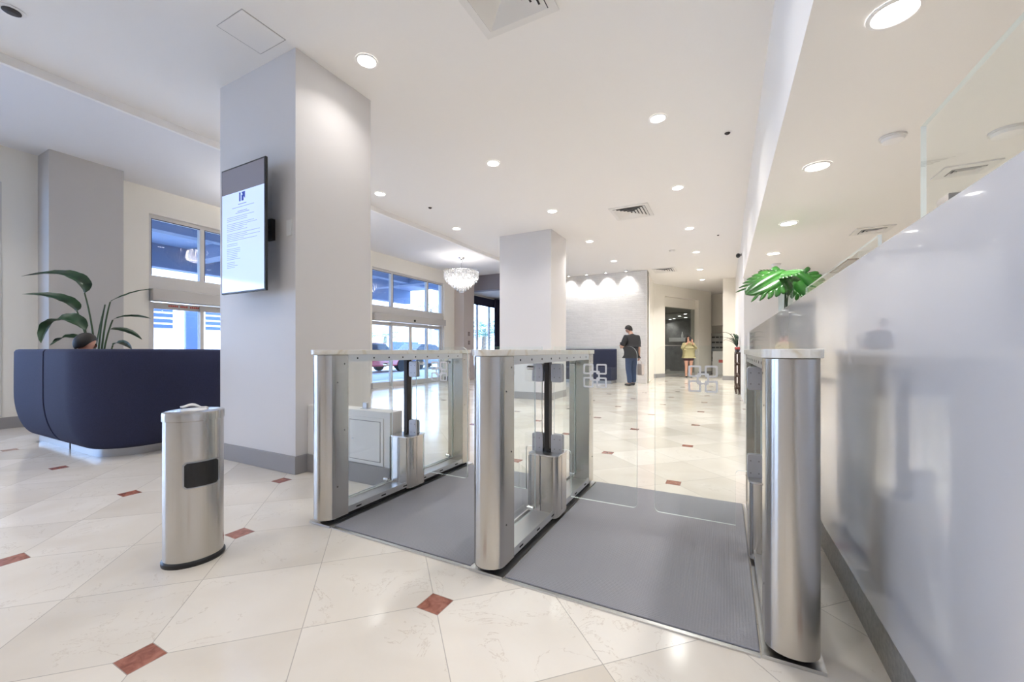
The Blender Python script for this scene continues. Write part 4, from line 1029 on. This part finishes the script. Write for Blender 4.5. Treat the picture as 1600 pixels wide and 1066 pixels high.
palm(-19.8, 19.7, 2.0, 'bushy palm seen through the left pane of the far doors', 16, 1.0); palm(-19.5, 24.0, 4.2, 'taller palm seen at the right of the far doors'); palm(-18.0, 3.6, 3.4, 'palm outside the near sliding doors'); palm(-14.8, 24.0, 2.6, 'palm outside the lounge window', 16, 1.3); palm(-12.7, 20.5, 1.9, 'leafy palm right outside the lounge window', 16, 1.2)
def car(x, y, rz, paint, label):
    t = thing('parked_car', label, 'car', (x, y, -.05), rz, 'cars parked outside')
    body = [(-2.1, .30), (2.1, .30), (2.15, .62), (2.0, .80), (1.1, .92), (-1.6, .95), (-2.12, .85), (-2.15, .5)]
    MB().prism(body, -.85, .85, 'y').build('body', paint, t, bevel=.08, seg=3)
    MB().prism([(1.05, .93), (.35, 1.42), (-1.0, 1.44), (-1.75, .95)], -.72, .72, 'y').build('cabin', M['cglass'], t, bevel=.05)
    MB().prism([(.32, 1.425), (-.98, 1.445), (-.95, 1.475), (.28, 1.455)], -.68, .68, 'y').build('roof', paint, t)
    for sx in (-1.35, 1.35):
        for sy in (-.78, .78): MB().lathe([(.12, sy-.1), (.32, sy-.1), (.33, sy), (.32, sy+.1), (.12, sy+.1)], (sx, 0, .33), 20, axis='y').build('wheel', M['tyre'], t, smooth=40)
car(-15.6, 14.6, PI/2, M['carr'], 'red car parked right outside the far sliding doors'); car(-16.2, 19.4, PI/2, M['carb'], 'dark blue car parked right of the red car outside'); car(-21.5, 25.5, PI/2+.1, M['carw'], 'white car parked across the driveway')

# ------------------------------------------------------------------ light
wd = bpy.data.worlds.new('sky'); sc.world = wd; wd.use_nodes = True
bgn = wd.node_tree.nodes['Background']; bgn.inputs['Color'].default_value = (.45, .645, 1.0, 1); bgn.inputs['Strength'].default_value = 7.6
s = bpy.data.lights.new('sun', 'SUN'); s.energy = 13; s.angle = .02; s.color = (1,.96,.9)
o = bpy.data.objects.new('sun', s); o.rotation_euler = Vector((-.40,.45,-.80)).to_track_quat('-Z', 'Y').to_euler(); COL.objects.link(o)
def portal(y0, y1, z0, z1):
    l = bpy.data.lights.new('window_portal', 'AREA'); l.shape = 'RECTANGLE'; l.size = z1-z0; l.size_y = y1-y0; l.cycles.is_portal = True
    o = bpy.data.objects.new('window_portal', l); o.location = (XW-.27, (y0+y1)/2, (z0+z1)/2); o.rotation_euler = (0, -PI/2, 0); COL.objects.link(o)
portal(-4.2, 1.62, .16, 3.24); portal(A0, A1, 0, 3.3); portal(B0, B1, 0, 3.3)

# ------------------------------------------------------------------ camera and output
cam = bpy.data.cameras.new('camera'); co = bpy.data.objects.new('camera', cam); COL.objects.link(co)
co.location = (0, 0, 1.03); co.rotation_euler = (PI/2, 0, math.atan(332/635))
cam.sensor_width = 36; cam.lens = 635/1600*36; cam.shift_y = 15/1600; cam.clip_start = .05
sc.camera = co
vs = sc.view_settings; vs.view_transform = 'Standard'; vs.look = 'None'; vs.gamma = 1; vs.use_curve_mapping = False; vs.exposure = 0.32
cy = sc.cycles; cy.max_bounces = 10; cy.diffuse_bounces = 5; cy.glossy_bounces = 5; cy.transparent_max_bounces = 24; cy.transmission_bounces = 6
cy.sample_clamp_indirect = 6; cy.use_denoising = True; cy.caustics_reflective = False; cy.caustics_refractive = False
